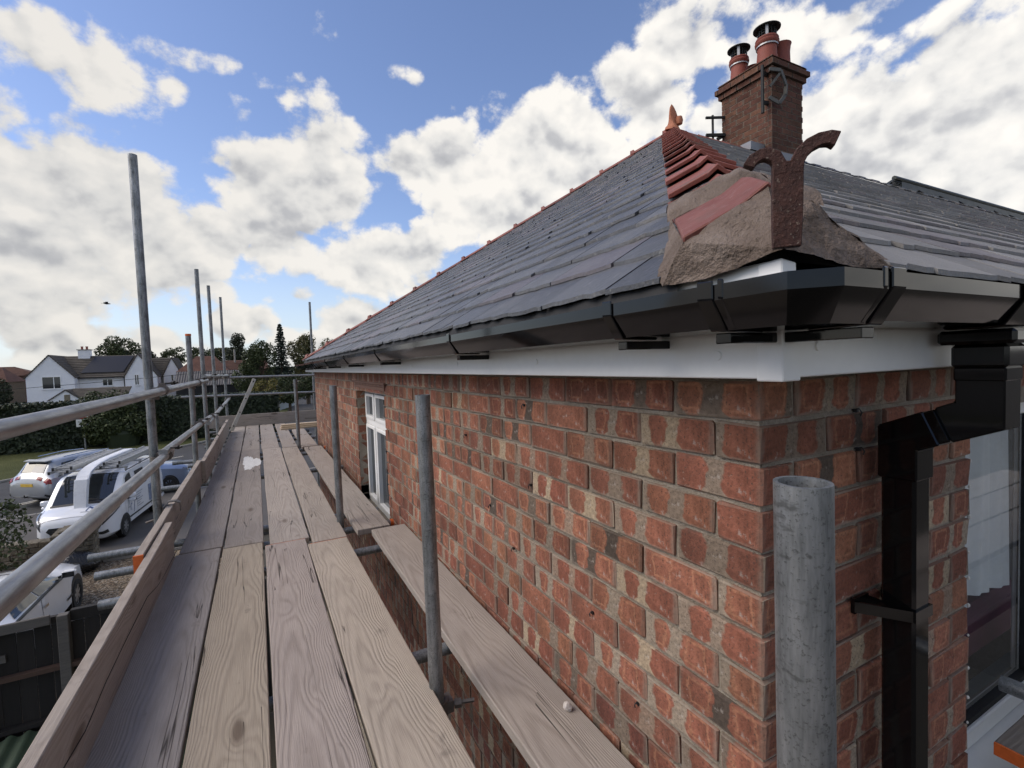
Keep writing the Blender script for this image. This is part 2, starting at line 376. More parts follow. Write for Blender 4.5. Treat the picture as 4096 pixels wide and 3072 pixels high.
def mk_rail(tr, b):
    ob = tr.obj(); a = tr.noise(ob, 6, 5, .65); s_ = tr.noise(tr.vm('MULTIPLY', ob, (1,.08,1)), 60, 4, .75); gr = tr.noise(ob, 240, 3, .7)
    k = tr.m('ADD', tr.m('MULTIPLY', s_, .6), tr.m('MULTIPLY', a, .4))
    c = tr.ramp(k, [(.25, (.15,.145,.142)), (.5, (.30,.295,.29)), (.75, (.46,.455,.45))])
    c = tr.mix(tr.mr(gr, .64, .75, 0, .4), c, (.09,.085,.08))
    setp(tr, b, col=c, rough=tr.mr(k, .2, .8, .55, .30), metal=.8, nrm=tr.bump(s_, .25, .002))
M_RAIL = material('worn_steel_tube', mk_rail)
def mk_board(end=False):
    def fn(tr, b):
        r = tr.rnd(); ob = tr.obj(); sh = tr.m('MULTIPLY', r, 40.)
        r2 = tr.m('FRACT', tr.m('MULTIPLY', r, 9.7)); r3 = tr.m('FRACT', tr.m('MULTIPLY', r, 31.7))
        xyz = tr.sep(ob)
        p = tr.comb(tr.m('ADD', xyz[0], sh), tr.m('ADD', xyz[1], sh), xyz[2])
        warp = tr.noise(tr.vm('MULTIPLY', p, (4., .9, 4.)), 1.6, 2.5, .55)
        # knots
        kp = tr.vm('MULTIPLY', p, (6.2, 1.9, 0.))
        kd = tr.vor(kp, 1., rnd=.95)
        kn = tr.m('EXPONENT', tr.m('MULTIPLY', tr.m('MULTIPLY', kd, kd), -26.))
        x0 = tr.m('SUBTRACT', tr.m('ADD', xyz[0], tr.m('MULTIPLY', tr.m('SUBTRACT', warp, .5), .10)), tr.mr(r2, 0, 1, -.07, .07))
        ph = tr.m('ADD', tr.m('MULTIPLY', tr.m('MULTIPLY', x0, x0), 3600.), tr.m('ADD', tr.m('MULTIPLY', xyz[1], tr.mr(r3, 0, 1, 9., 26.)), tr.m('ADD', tr.m('MULTIPLY', warp, 16.), tr.m('MULTIPLY', kn, 26.))))
        gl = tr.m('ADD', tr.m('MULTIPLY', tr.m('SINE', ph), .5), .5)
        gl = tr.m('MULTIPLY', tr.m('POWER', gl, 1.6), tr.mr(tr.noise(tr.vm('MULTIPLY', p, (9, 1.2, 1)), 2.2, 3, .6), .3, .65, .25, 1))
        fib = tr.noise(tr.vm('MULTIPLY', p, (1., .035, 1.)), 260, 2.5, .7)
        blot = tr.noise(tr.vm('MULTIPLY', p, (3., 1., 1.)), 2.4, 4, .65)
        base = tr.new('ShaderNodeObjectInfo').outputs['Color']
        base_ = tr.ramp(r, [(0, (.30,.262,.245)), (.2, (.46,.375,.30)), (.4, (.36,.305,.275)), (.6, (.43,.365,.325)), (.8, (.50,.435,.37)), (1, (.33,.285,.26))])
        c = tr.vm('SCALE', base, sc=tr.m('ADD', .62, tr.m('ADD', tr.m('MULTIPLY', fib, .42), tr.m('MULTIPLY', blot, .40))))
        c = tr.mix(tr.m('MULTIPLY', gl, .30), c, (.14,.108,.086))
        c = tr.mix(tr.mr(kn, .45, .9, 0, .75, True), c, (.10,.068,.048))
        dirt = tr.mr(tr.noise(tr.vm('MULTIPLY', p, (2., 1., 1.)), 5.5, 4, .7), .60, .74, 0, .5, True)
        c = tr.mix(dirt, c, (.16,.135,.115))
        sc_ = tr.mr(tr.noise(tr.vm('MULTIPLY', p, (.12, 1.2, 1.)), 60, 3, .5), .73, .78, 0, .5)
        c = tr.mix(sc_, c, (.06,.05,.045))
        crk = tr.mr(tr.m('ABSOLUTE', tr.m('SUBTRACT', tr.noise(tr.vm('MULTIPLY', p, (7., .16, 1.)), 1.6, 3, .55), .5)), .0, .006, 1, 0)
        crk = tr.m('MULTIPLY', crk, tr.m('GREATER_THAN', tr.noise(tr.vm('MULTIPLY', p, (2., .8, 1.)), 1.3, 1, .5), .53))
        c = tr.mix(tr.m('MULTIPLY', crk, .85), c, (.03,.025,.02))
        wh = tr.mr(tr.noise(p, 42, 4, .7), .72, .76, 0, .7)
        c = tr.mix(tr.m('MULTIPLY', wh, tr.m('GREATER_THAN', r3, .5)), c, (.48,.46,.44))
        h = tr.m('SUBTRACT', tr.m('ADD', tr.m('MULTIPLY', fib, .6), tr.m('MULTIPLY', blot, .3)), tr.m('ADD', tr.m('MULTIPLY', gl, .55), tr.m('MULTIPLY', crk, 2.)))
        setp(tr, b, col=c, rough=.84, spec=.25, nrm=tr.bump(h, .55, .004))
    return material('weathered_board', fn)
M_BOARD = mk_board()
M_ORANGE = simple('orange_paint', (.62,.13,.025), .7, var=.3, scale=20)
M_BLACK = simple('black_plastic', (.0035,.0035,.004), .08, var=.4, scale=5, fine=50, bump=.02, bd=.001, spec=.34, rv=.06)
M_WHITE = simple('white_plastic', (.87,.87,.855), .32, var=.05, scale=3, fine=40, bump=.03, bd=.002, spec=.5)
def mk_rust(tr, b):
    ob = tr.obj(); a = tr.noise(ob, 60, 5, .7); f = tr.noise(ob, 170, 4, .7)
    c = tr.ramp(a, [(.3, (.03,.013,.010)), (.55, (.060,.024,.018)), (.75, (.085,.036,.026))])
    c = tr.mix(tr.mr(f, .60, .70, 0, .75), c, (.30,.24,.19))
    setp(tr, b, col=c, rough=.75, spec=.35, nrm=tr.bump(tr.m('ADD', a, f), .9, .004))
M_RUST = material('rusted_iron', mk_rust)
M_DARK = simple('dark_void', (.010,.009,.009), .9, bump=0)
M_FELT = simple('black_felt', (.014,.014,.015), .8, bump=.3)
M_LEAD = simple('lead_sheet', (.22,.23,.25), .55, metal=.2)
def mk_glass(tr, b):
    setp(tr, b, col=(.02,.024,.027), rough=.03, spec=.8, coat=.0)
M_GLASS = material('dark_glass', mk_glass)
def mk_clear(tr, b):
    m_ = b.id_data
    gl = tr.new('ShaderNodeBsdfGlossy', {'Roughness': .01, 'Color': (.92,.95,.97,1)}); tp = tr.new('ShaderNodeBsdfTransparent', {'Color': (.94,.95,.95,1)})
    fr = tr.new('ShaderNodeFresnel', {'IOR': 1.5})
    bf_ = tr.new('ShaderNodeNewGeometry').outputs['Backfacing']
    mx = tr.new('ShaderNodeMixShader'); tr.put(mx.inputs[0], tr.m('MULTIPLY', fr.outputs[0], tr.m('SUBTRACT', 1., bf_))); tr.put(mx.inputs[1], tp.outputs[0]); tr.put(mx.inputs[2], gl.outputs[0])
    tr.put(m_.nodes['Material Output'].inputs['Surface'], mx.outputs[0])
M_CLEAR = material('window_glass', mk_clear)
# ================================================================ THE HOUSE
HL = 8.06                       # length of the gable-side wall (along +Y); the eaves wall runs along +X
NZ = EYE-.1336                  # height of the first bed joint under the top course
GA = .0849                      # course height
WB = 2.3                        # lowest course built in brick (hidden below)
house = thing('brick_house', 'red brick house with slate hipped roof, white fascia and black gutter', 'house')
W0, W1, WZ0, WZ1 = 3.12, 4.30, EYE-1.30, EYE-.185   # window opening in the long wall
RX = .893                       # end of brickwork on the eaves wall (window reveal)
core = MB()
core.box(.007, .008, 0, .24, W0, 4.74); core.box(.007, W1, 0, .24, HL-.008, 4.74)
core.box(.0085, W0-.001, WZ1, .24, W1+.001, 4.74); core.box(.0085, W0-.001, 0, .24, W1+.001, WZ0)
core.box(.2395, .007, 0, RX-.004, .24, 4.74); core.box(.012, .007, 0, .2405, .03, 4.739)
core.box(RX-.005, .0085, 4.42, 6.0, .24, 4.741); core.box(RX-.005, .0085, 0, 6.0, .24, 3.2)
core.box(.02, HL-.24, 0, 6., HL-.01, 4.738)
wall = core.build('wall', M_MORTAR, house)

def brick_mesh(dx, dy, dz, seed, bev=.0032):
    rnd = random.Random(seed)
    m_ = MB().box(0, 0, 0, dx, dy, dz)
    me = m_.mesh('brick', M_BRICK, bevel=bev)
    for v in me.vertices:
        k = .0024
        v.co += Vector((rnd.uniform(-k, k)*.7, rnd.uniform(-k, k)*1.2, rnd.uniform(-k, k)))
    uvbox(me); return me
BH = GA-.0088
VAR = {}
def bvar(kind, dims):
    if kind not in VAR: VAR[kind] = [brick_mesh(*dims, seed=hash(kind) % 97+i) for i in range(5)]
    return random.choice(VAR[kind])
bricks = []          # (centre, kind, dims, loc)
L = .2160; J = .0090
for n in range(-1, int((NZ-WB)/GA)):
    z0 = NZ-(n+1)*GA+J*.5
    if n == -1: z0 = NZ+J*.5
    par = n % 2     # even: header face on the long wall at the corner
    if par == 0:
        bricks.append(((0,0,z0), 'cornA', (L, .102, BH))); y = .1125; x = .225
    else:
        bricks.append(((0,0,z0), 'cornB', (.102, L, BH))); y = .225; x = .1125
    while y < HL-.02:
        l = min(L, HL-y)
        a, b_ = y, y+l
        if WZ0 < z0+BH*.6 and z0+BH*.4 < WZ1 and b_ > W0 and a < W1:
            if a < W0-.03:
                if W0-a > .05: bricks.append(((0,a,z0), 'cut%.2f' % (W0-a), (.06, W0-a, BH)))
            if b_ > W1+.03:
                s0 = max(a, W1)
                if b_-s0 > .05: bricks.append(((0,s0,z0), 'cutr%.2f' % (b_-s0), (.11, b_-s0, BH)))
        elif l > .05: bricks.append(((0,y,z0), 'st' if l == L else 'ste%.2f' % l, (.06, l, BH)))
        y += .225
    while x < (RX if z0 < 4.40 else 1.9)-.02:
        l = min(L, (RX if z0 < 4.40 else 1.9)-x)
        if l > .05: bricks.append(((x,0,z0), 'sr%.3f' % l, (l, .06, BH)))
        x += .225
def bkey(b):
    c = Vector(b[0])+Vector(b[2])/2; v = c-CAM
    if v.dot(Fv) < .1: return 99
    px = v.dot(R2)/v.dot(Fv); py = v.dot(U2)/v.dot(Fv)
    if abs(px) > 1.12 or abs(py) > .85: return 60+v.length
    if c.z < 3.45: return 30+v.length
    return v.length
bricks.sort(key=bkey)
far = MB()
for i, (loc, kind, dims) in enumerate(bricks):
    jit = Vector((random.uniform(-.003,.0022) if 'r' not in kind[:2] else 0, 0, random.uniform(-.0012,.0012)))
    if kind[:2] == 'sr': jit.y = random.uniform(-.003,.0022)
    p = Vector(loc)+jit
    if i < 296:
        newobj('brick', bvar(kind, dims), wall, Matrix.Translation(p))
    else: far.box(p.x, p.y, p.z, p.x+dims[0], p.y+dims[1], p.z+dims[2])
me = far.mesh('distant_bricks', M_BRICKI); 
# UVs per brick: each box carries its own 0..1 space
l = me.uv_layers.new(name='UVMap')
for p in me.polygons:
    vs = [me.vertices[me.loops[li].vertex_index].co for li in p.loop_indices]
    b0 = (p.vertices[0]//8)*8; o0 = me.vertices[b0].co.copy()
    mn = Vector((min(me.vertices[b0+k].co.x for k in range(8)), min(me.vertices[b0+k].co.y for k in range(8)), min(me.vertices[b0+k].co.z for k in range(8))))
    for li, v in zip(p.loop_indices, vs):
        q = v-mn; nn_ = p.normal
        l.data[li].uv = (q.y/.225, q.z/GA) if abs(nn_.x) > .5 else (q.x/.225, q.z/GA)
tag(newobj('distant_bricks', me, wall), kind='stuff')
# old wire ties and plugs left in the joints
M_TIE = simple('black_tie', (.008,.008,.009), .5)
def tie(x, y, z, s=1):
    m_ = MB(); m_.tube([(x+.01,y,z),(x-.007*s,y+.002,z+.004),(x-.011*s,y+.005,z-.004),(x-.008*s,y+.007,z-.013)], .0017, 6)
    m_.obox((x-.002*s,y,z), (.008,.008,.008)); m_.build('wire_tie', M_TIE, wall)
for y, z in ((.93,4.445),(.90,4.16),(.55,3.85),(.36,3.69),(1.05,3.88),(1.5,4.27),(1.25,4.0)): tie(0, y, z)
for x, z in ((.335,4.38),(.60,4.22),(.585,3.82),(.325,4.468)):
    m_ = MB(); m_.tube([(x,.01,z),(x+.002,-.007,z+.004),(x+.005,-.011,z-.004),(x+.006,-.008,z-.012)], .0017, 6); m_.obox((x,-.001,z), (.008,.008,.008)); m_.build('wire_tie', M_TIE, wall)
# crumbs of mortar on the reveal edge of the big window
m_ = MB()
for z in np.arange(3.1, 4.4, GA):
    q = random.uniform(.003,.006); m_.lathe([(0,-q*1.5),(q*.8,-q*.6),(q*.8,q*.6),(0,q*1.5)], 6, (RX-.001, -.001, z+random.uniform(-.01,.01)))
tag(m_.build('mortar_crumbs', simple('pale_mortar', (.62,.60,.56), .9), wall), kind='stuff')

# ---- window in the long wall
win = MB().box(.075, W0+.004, WZ0, .135, W0+.065, WZ1-.004)
fx0, fx1 = .085, .145
YM = 3.86
def frame(mb, y0, y1, z0, z1, w=.06, x0=fx0, x1=fx1):
    mb.box(x0, y0, z0, x1, y0+w, z1); mb.box(x0, y1-w, z0, x1, y1, z1)
    mb.box(x0+.001, y0+w, z0, x1-.001, y1-w, z0+w); mb.box(x0+.001, y0+w, z1-w, x1-.001, y1-w, z1)
win = MB(); frame(win, W0+.002, W1-.002, WZ0, WZ1-.012, .042)
win.box(fx0+.0015, YM-.03, WZ0+.042, fx1-.0015, YM+.03, WZ1-.054)
zt = EYE-.515
win.box(fx0+.002, W0+.044, zt-.026, fx1-.002, W1-.044, zt+.026)
wo = win.build('window', M_WHITE, house, bevel=.004)
for y0, y1 in ((W0+.044, YM-.03), (YM+.03, W1-.044)):
    for z0, z1 in ((WZ0+.042, zt-.026), (zt+.026, WZ1-.054)):
        s_ = MB(); frame(s_, y0+.004, y1-.004, z0+.004, z1-.004, .030, .072, .13); s_.build('sash', M_WHITE, wo, bevel=.004)
        MB().box(.108, y0+.03, z0+.03, .114, y1-.03, z1-.03).build('pane', M_GLASS, wo)
MB().box(-.015, W0+.002, WZ0-.04, .14, W1-.002, WZ0-.002).build('sill', M_WHITE, wo, bevel=.006)
# projecting tile-and-brick lintel course
li = MB()
for k in range(9): li.box(-.012, W0-.05+k*.138, WZ1+.03, .05, W0-.05+k*.138+.128, WZ1+.046)
li.box(-.022, W0-.08, WZ1+.048, .05, W1+.10, WZ1+.064); li.box(-.006, W0-.02, WZ1+.0, .06, W1+.05, WZ1+.028)
li.build('tile_lintel', simple('brown_tile', (.16,.085,.06), .8, scale=20), house, bevel=.003)
# ---- tall window beside the downpipe
M_ROOM = simple('plaster', (.30,.30,.30), .9)
bw = MB(); bw.box(RX+.002, .075, 3.30, RX+.055, .14, 4.42); bw.box(RX+.055, .076, 3.30, 2.6, .139, 3.36); bw.box(RX+.055, .0765, 4.36, 2.6, .1395, 4.42); bw.box(1.66, .075, 3.36, 1.73, .14, 4.36)
bwo = bw.build('tall_window', M_WHITE, house, bevel=.005)
fr2 = MB(); fr2.box(RX+.056, .085, 3.362, RX+.068, .12, 4.358); fr2.box(RX+.069, .0855, 3.362, 1.658, .119, 3.382); fr2.box(1.645, .085, 3.383, 1.658, .12, 4.357)
fr2.build('gasket', M_FELT, bwo)
MB().box(RX+.06, .098, 3.37, 1.655, .104, 4.36).build('pane', M_CLEAR, bwo)
MB().box(1.73, .098, 3.36, 2.6, .104, 4.36).build('pane', M_CLEAR, bwo)
MB().add([(RX-.002,-.05,3.262),(2.6,-.05,3.262),(2.6,.14,3.298),(RX-.002,.14,3.298),(RX-.002,-.05,3.235),(2.6,-.05,3.235),(2.6,.14,3.235),(RX-.002,.14,3.235)], [(0,1,2,3),(4,7,6,5),(0,4,5,1),(1,5,6,2),(2,6,7,3),(3,7,4,0)]).build('sill', M_WHITE, bwo)
rm = MB(); rm.box(.3, 2.6, 2.4, 3.4, 2.65, 4.6); rm.box(3.4, .3, 2.4, 3.45, 2.6, 4.6); rm.box(.25, .3, 2.4, .3, 2.6, 4.6); rm.box(.3, .3, 2.35, 3.4, 2.6, 2.4); rm.box(.3,.26,4.5,3.4,2.6,4.6)
rm.build('room', M_ROOM, house)
bl = MB(); cx_ = np.linspace(RX+.06, 1.62, 90)
bl.loft([[(x, .155+.010*math.sin(x*38)+.006*math.sin(x*91+1)-.02*(4.4-z)*math.sin(x*17), z) for x in cx_] for z in np.linspace(3.70, 4.42, 8)], False, False)
bl.build('curtain', simple('grey_curtain', (.62,.64,.65), .9, var=.1), bwo, smooth=70)
MB().box(1.0, .20, 3.40, 2.0, .7, 3.60).build('reflection_block', simple('maroon_reflection', (.08,.02,.04), .9), bwo, bevel=.03)  # block added behind the pane to stand in for a maroon reflection

# ---- fascia boards, soffit
FX = -.128; FZ0, FZ1 = 4.560, 4.766
fa = MB(); fa.box(FX, FX+.002, FZ0, FX+.018, HL+.09, FZ1-.02); 
fo = fa.build('fascia_board', M_WHITE, house, bevel=.002)
fb = MB(); fb.box(FX+.0185, FX, FZ0+.001, 6.5, FX+.018, FZ1-.045); fob = fb.build('fascia_board', M_WHITE, house, bevel=.002)
fc = MB()
c0, c1, k = FX-.004, FX+.042, .004
fc.add([(c0,c0,FZ0-.004),(c1,c0,FZ0-.004),(c1,c0+k,FZ0-.004),(c0+k,c0+k,FZ0-.004),(c0+k,c1,FZ0-.004),(c0,c1,FZ0-.004),
        (c0,c0,FZ1-.020),(c1-.01,c0,FZ1-.024),(c1-.01,c0+k,FZ1-.024),(c0+k,c0+k,FZ1-.020),(c0+k,c1-.005,FZ1-.022),(c0,c1-.005,FZ1-.022)],
       [(0,1,7,6),(1,2,8,7),(2,3,9,8),(3,4,10,9),(4,5,11,10),(5,0,6,11),(6,7,8,9),(6,9,10,11),(0,3,2,1),(0,5,4,3)])
fco = fc.build('fascia_corner_cover', M_WHITE, house, bevel=.002)
sf = MB().box(FX+.018, FX+.018, FZ0+.004, .0, HL+.09, FZ0+.014); sf.box(.0, FX+.019, FZ0+.0045, 6.5, .0, FZ0+.0145); sf.build('soffit', M_WHITE, house)
M_CAP = M_WHITE
def cap(p, ax):
    p = Vector(p); n_ = Vector((-1,0,0)) if ax == 'x' else Vector((0,-1,0))
    m_ = MB().cyl(p, p+n_*.003, .0085, .0075, 12); return m_
for y in (-.01,.62,1.25,1.9,2.6,3.3,4.1,5.,6.,7.): cap((FX,y,4.6),'x').build('nail_cap', M_CAP, fo, smooth=30)
for x in (-.035,.45): cap((x,FX,4.61),'y').build('nail_cap', M_CAP, fob, smooth=30)

dpx, dpy, hw = .390, -.066, .0325
ox, oy = .390, -.200
# ---- gutter, swept along both walls with a chamfered corner
GB = -FX+.004; GT = 4.699
PROF = [(.140,0.),(.140,-.022),(.112,-.062),(.030,-.064),(.012,-.050),(.006,-.004)]
def gpath(dd, z, a, b_, grow=0):
    u = -GB-dd; v = u+.042*dd/.14
    return [(u, a, z), (u, v, z), (v, u, z), (b_, u, z)]
def sweep(mb, prof, th, pts_fn):
    """closed skin: outer profile + inner profile (offset th)"""
    inner = [(max(.0085, p[0]-th) if i < 3 else p[0]+(0 if i == 3 else th*.0), p[1]+(th if i in (2,3) else 0)) for i, p in enumerate(prof)]
    ring_src = prof + inner[::-1]
    cols = [pts_fn(a, b_) for a, b_ in ring_src]
    rings = [[c[i] for c in cols] for i in range(len(cols[0]))]
    mb.loft(rings, True, True)
def seg(prof, a, b_, axis):
    return (lambda dd, z: [(-GB-dd, a, GT+.004+z-.003*max(a,.5)), (-GB-dd, b_, GT+.004+z-.003*b_)]) if axis == 'y' else (lambda dd, z: [(a, -GB-dd, GT+.003+z), (b_, -GB-dd, GT+.003+z)])
gut = MB(); sweep(gut, PROF, .003, seg(PROF, -.10, HL+.15, 'y')); 
g1 = gut.build('gutter', M_BLACK, house)
gut = MB(); sweep(gut, PROF, .003, seg(PROF, -.10, 6., 'x')); g2 = gut.build('gutter', M_BLACK, house)
gc = MB(); P2 = [(p[0]+.0022, p[1]-(.0022 if i in (2,3) else 0)) for i, p in enumerate(PROF)]
sweep(gc, P2, .003, lambda dd, z: [(q[0], q[1], q[2]) for q in gpath(dd, GT+z+.001, -.105, -.095)])
gco = gc.build('gutter_corner', M_BLACK, house)
def band(a, w, axis, th=.0055, back=True, name='gutter_union', par=None):
    pr = [(p[0]+th, p[1]-(th if i in (2,3) else 0)+(.004 if i == 0 else 0)) for i, p in enumerate(PROF)]
    m_ = MB(); sweep(m_, pr, .004, seg(pr, a, a+w, axis))
    if back:
        zt_ = GT-.003*(a if axis == 'y' else 0)
        if axis == 'y': m_.box(-GB-.108, a+.001, zt_-.082, FX-.0005, a+w-.001, zt_-.0665)
        else: m_.box(a+.001, -GB-.108, zt_-.082, a+w-.001, FX-.0005, zt_-.0665)
    return m_.build(name, M_BLACK, par, bevel=.0015)
band(-.124, .028, 'y', par=gco); band(-.140, .010, 'y', .0035, False, 'union_rib', gco)
band(-.128, .034, 'x', par=gco); band(-.145, .010, 'x', .0035, False, 'union_rib', gco)
for y in (.10, .94, 2.11, 3.17, 4.3, 5.4, 6.5, 7.5): band(y, .026, 'y', .004, True, 'gutter_bracket', g1)
band(5.6, .07, 'y', .005, True, 'gutter_union', g1)
band(.86, .03, 'x', .004, True, 'gutter_bracket', g2); band(ox-.085, .17, 'x', .005, False, 'running_outlet', g2)
for y, in ((HL+.15,),):
    m_ = MB(); m_.add([(-GB-p[0]-.003, y, GT+.004+p[1]-.003*y) for p in PROF]+[(-GB-p[0]-.003, y+.012, GT+.004+p[1]-.003*y) for p in PROF], [tuple(range(6)), tuple(range(11,5,-1))]+[(i,(i+1)%6,6+(i+1)%6,6+i) for i in range(6)]); m_.build('stop_end', M_BLACK, g1)
# ---- outlet and offset downpipe
dp = MB().box(dpx-hw, dpy-hw, 1.0, dpx+hw, dpy+hw, 4.385)
do = dp.build('downpipe', M_BLACK, house, bevel=.006)
m_ = MB(); m_.box(ox-.062, oy-.058, 4.605, ox+.062, oy+.056, 4.632); m_.box(ox-.042, oy-.042, 4.56, ox+.042, oy+.042, 4.605); m_.build('outlet', M_BLACK, do, bevel=.006)
MB().box(ox-hw, oy-hw, 4.46, ox+hw, oy+hw, 4.57).build('pipe_length', M_BLACK, do, bevel=.005)
m_ = MB(); M_ELB = M_BLACK
def sq(c, ex, ez, h=.0375): return [tuple(Vector(c)+ex*a*h+ez*b_*h) for a, b_ in ((-1,-1),(1,-1),(1,1),(-1,1))]
A0 = Vector((ox, oy, 4.470)); B0 = Vector((dpx, dpy, 4.412)); dv_ = (A0-B0).normalized(); side = Vector((0,0,1)).cross(dv_).normalized(); up_ = dv_.cross(side)
hx = Vector((side.y, -side.x, 0))
def bend(pts, name, h_=.0365):
    """square tube swept along a planar path with true mitres"""
    P_ = [Vector(p) for p in pts]; rings = []
    for i_, p in enumerate(P_):
        d0 = (p-P_[i_-1]).normalized() if i_ else (P_[1]-p).normalized(); d1 = (P_[i_+1]-p).normalized() if i_ < len(P_)-1 else d0
        tn = (d0+d1).normalized(); q = side.cross(tn).normalized(); k_ = h_/max(.3, tn.dot(d0))
        rings.append([p+side*a*h_+q*b_*k_ for a, b_ in ((-1,-1),(1,-1),(1,1),(-1,1))])
    r_ = MB(); r_.loft(rings); return r_.build(name, M_BLACK, do, bevel=.003)
ZV = Vector((0,0,1))
bend([B0-ZV*.09, B0, B0+dv_*.065], 'pipe_bend'); bend([A0-dv_*.06, A0, A0+ZV*.075], 'pipe_bend')
r = MB(); r.loft([sq(B0+dv_*.06, up_, side, .034), sq(A0-dv_*.06, up_, side, .034)]); r.build('offset_pipe', M_BLACK, do, bevel=.004)
r = MB().box(ox-.0385, oy-.0385, 4.535, ox+.0385, oy+.0385, 4.562); r.build('pipe_socket', M_BLACK, do, bevel=.003)
zc = 4.02
r = MB(); r.box(dpx-hw-.004, dpy-hw-.004, zc, dpx+hw+.004, dpy-hw-.0005, zc+.024); r.box(dpx-hw-.004, dpy-hw, zc, dpx-hw-.0005, -.004, zc+.024); r.box(dpx+hw+.0005, dpy-hw, zc, dpx+hw+.004, -.004, zc+.024)
r.box(dpx-hw-.06, -.012, zc-.004, dpx-hw-.003, -.004, zc+.03); r.box(dpx+hw+.003, -.012, zc-.004, dpx+hw+.03, -.004, zc+.03)
r.add([(dpx-hw-.06,-.012,zc),(dpx-hw-.003,dpy-hw,zc),(dpx-hw-.003,dpy-hw+.008,zc),(dpx-hw-.055,-.006,zc),(dpx-hw-.06,-.012,zc+.024),(dpx-hw-.003,dpy-hw,zc+.024),(dpx-hw-.003,dpy-hw+.008,zc+.024),(dpx-hw-.055,-.006,zc+.024)], [(0,1,5,4),(2,3,7,6),(4,5,6,7),(0,3,2,1)])
ck = r.build('pipe_clip', M_BLACK, do)
MB().cyl((dpx-hw-.045,-.012,zc+.013),(dpx-hw-.045,-.016,zc+.013),.006,n=8).build('screw', simple('brass', (.5,.35,.15), .4, .8), do)

# ---- roof: two slopes meeting at a 45 degree hip
PM = .66; ZE = EYE+.225       # slate plane z = ZE + PM * distance from the wall line
HR = HL/2
APX = Vector((HR, HR, ZE+PM*HR))
ang = math.atan(PM); cs, sn = math.cos(ang), math.sin(ang)
T0 = -.155
rb = MB()
e = -.06; zz = lambda q: ZE+PM*q-.022
rb.add([(e,e,zz(e)),(e,HL-e,zz(e)),(HR,HR,zz(HR)),(30,HR,zz(HR)),(30,e,zz(e)),(30,HL-e,zz(e))], [(0,1,2),(0,2,3,4),(1,5,3,2)])
rb.add([(e,e,zz(e)-.05),(e,HL-e,zz(e)-.05),(30,HL-e,zz(e)-.05),(30,e,zz(e)-.05)], [(0,1,2,3)])
roof = rb.build('roof', M_FELT, house)
rt = MB()      # eaves felt hanging into the gutter
rt.add([(-.138,.07,ZE-.080),(-.138,HL,ZE-.080),(-.162,HL,ZE-.150),(-.162,.05,ZE-.150)], [(0,1,2,3)])
rt.add([(.0,-.138,ZE-.080),(6,-.138,ZE-.080),(6,-.162,ZE-.150),(.0,-.162,ZE-.150)], [(0,1,2,3)])
rt.build('eaves_felt', M_FELT, roof)
def clip(poly, a, b_, c):            # keep a*s+b*t+c >= 0
    o_ = []
    for i in range(len(poly)):
        p, q = poly[i], poly[(i+1) % len(poly)]
        fp = a*p[0]+b_*p[1]+c; fq = a*q[0]+b_*q[1]+c
        if fp >= 0: o_.append(p)
        if (fp >= 0) != (fq >= 0):
            k_ = fp/(fp-fq); o_.append((p[0]+(q[0]-p[0])*k_, p[1]+(q[1]-p[1])*k_))
    return o_
GAUGE = .150; SW = .285
slates = []
rs = random.Random(3)
ncourse = int((HR-T0)/GAUGE)+1
for k in range(ncourse):
    t0 = T0+k*GAUGE
    for side_ in (0, 1):
        off = (SW*.5 if k % 2 else 0)+rs.uniform(-.02,.02)+(.11 if side_ else 0)
        s0 = -.6+off
        smax = HL+.3 if side_ == 0 else min(2.2+t0*3.6+1.0, 18)
        while s0 < smax:
            w = SW*rs.choice((.92, 1, 1, 1.05))
            s1 = s0+w-.006
            lo = t0+rs.uniform(-.003,.003); hi = t0+GAUGE*2.05
            nb_ = 6
            bot = [(s0+(s1-s0)*i/nb_, lo+rs.uniform(-.006,.006)+.014*(rs.random() < .12)) for i in range(nb_+1)]
            poly = bot+[(s1, hi), (s0, hi)]
            if side_ == 0: poly = clip(clip(poly, 1, -1, -.012), -1, -1, HL-.012)   # s=y, t=x
            else: poly = clip(poly, 1, -1, -.012)
            poly = clip(clip(poly, 0, -1, HR-.01), 1, 0, -.105 if side_ == 0 else -.125) if len(poly) >= 3 else poly
            if len(poly) >= 3: slates.append((side_, k, t0, poly, rs.uniform(0,.002), rs.uniform(-.006,.006)))
            s0 += w
def slate_geo(mb, sl):
    side_, k, t0, poly, lift, tw = sl
    top = []; bt = []
    smid = sum(p[0] for p in poly)/len(poly)
    for s_, t_ in poly:
        f = 1-(t_-t0)/(GAUGE*2.05)
        zz_ = ZE+PM*t_ + .004 + f*.025 + lift + tw*(s_-smid)
        th = .009/cs
        p = (t_, s_) if side_ == 0 else (s_, t_)
        top.append((p[0], p[1], zz_)); bt.append((p[0], p[1], zz_-th))
    n_ = len(poly)
    mb.add(top+bt, [tuple(range(n_)), tuple(range(2*n_-1, n_-1, -1))]+[(i, (i+1) % n_, n_+(i+1) % n_, n_+i) for i in range(n_)])
def skey(sl):
    p = np.mean(sl[3], axis=0); c = Vector((p[1], p[0], ZE+PM*p[1])) if sl[0] == 0 else Vector((p[0], p[1], ZE+PM*p[1]))
    v = c-CAM; fz = v.dot(Fv)
    if fz < .1: return 99
    if v.dot(R2)/fz > 1.08 or abs(v.dot(U2)/fz) > .8: return 50+v.length
    return v.length
slates.sort(key=skey)
fs0, fs1 = MB(), MB()
for i, sl in enumerate(slates):
    if i < 296:
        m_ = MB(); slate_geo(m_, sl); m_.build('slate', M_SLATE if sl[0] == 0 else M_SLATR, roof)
    else: slate_geo(fs0 if sl[0] == 0 else fs1, sl)
tag(fs0.build('distant_slates', M_SLATEI, roof), kind='stuff'); tag(fs1.build('distant_slates', M_SLATRI, roof), kind='stuff')

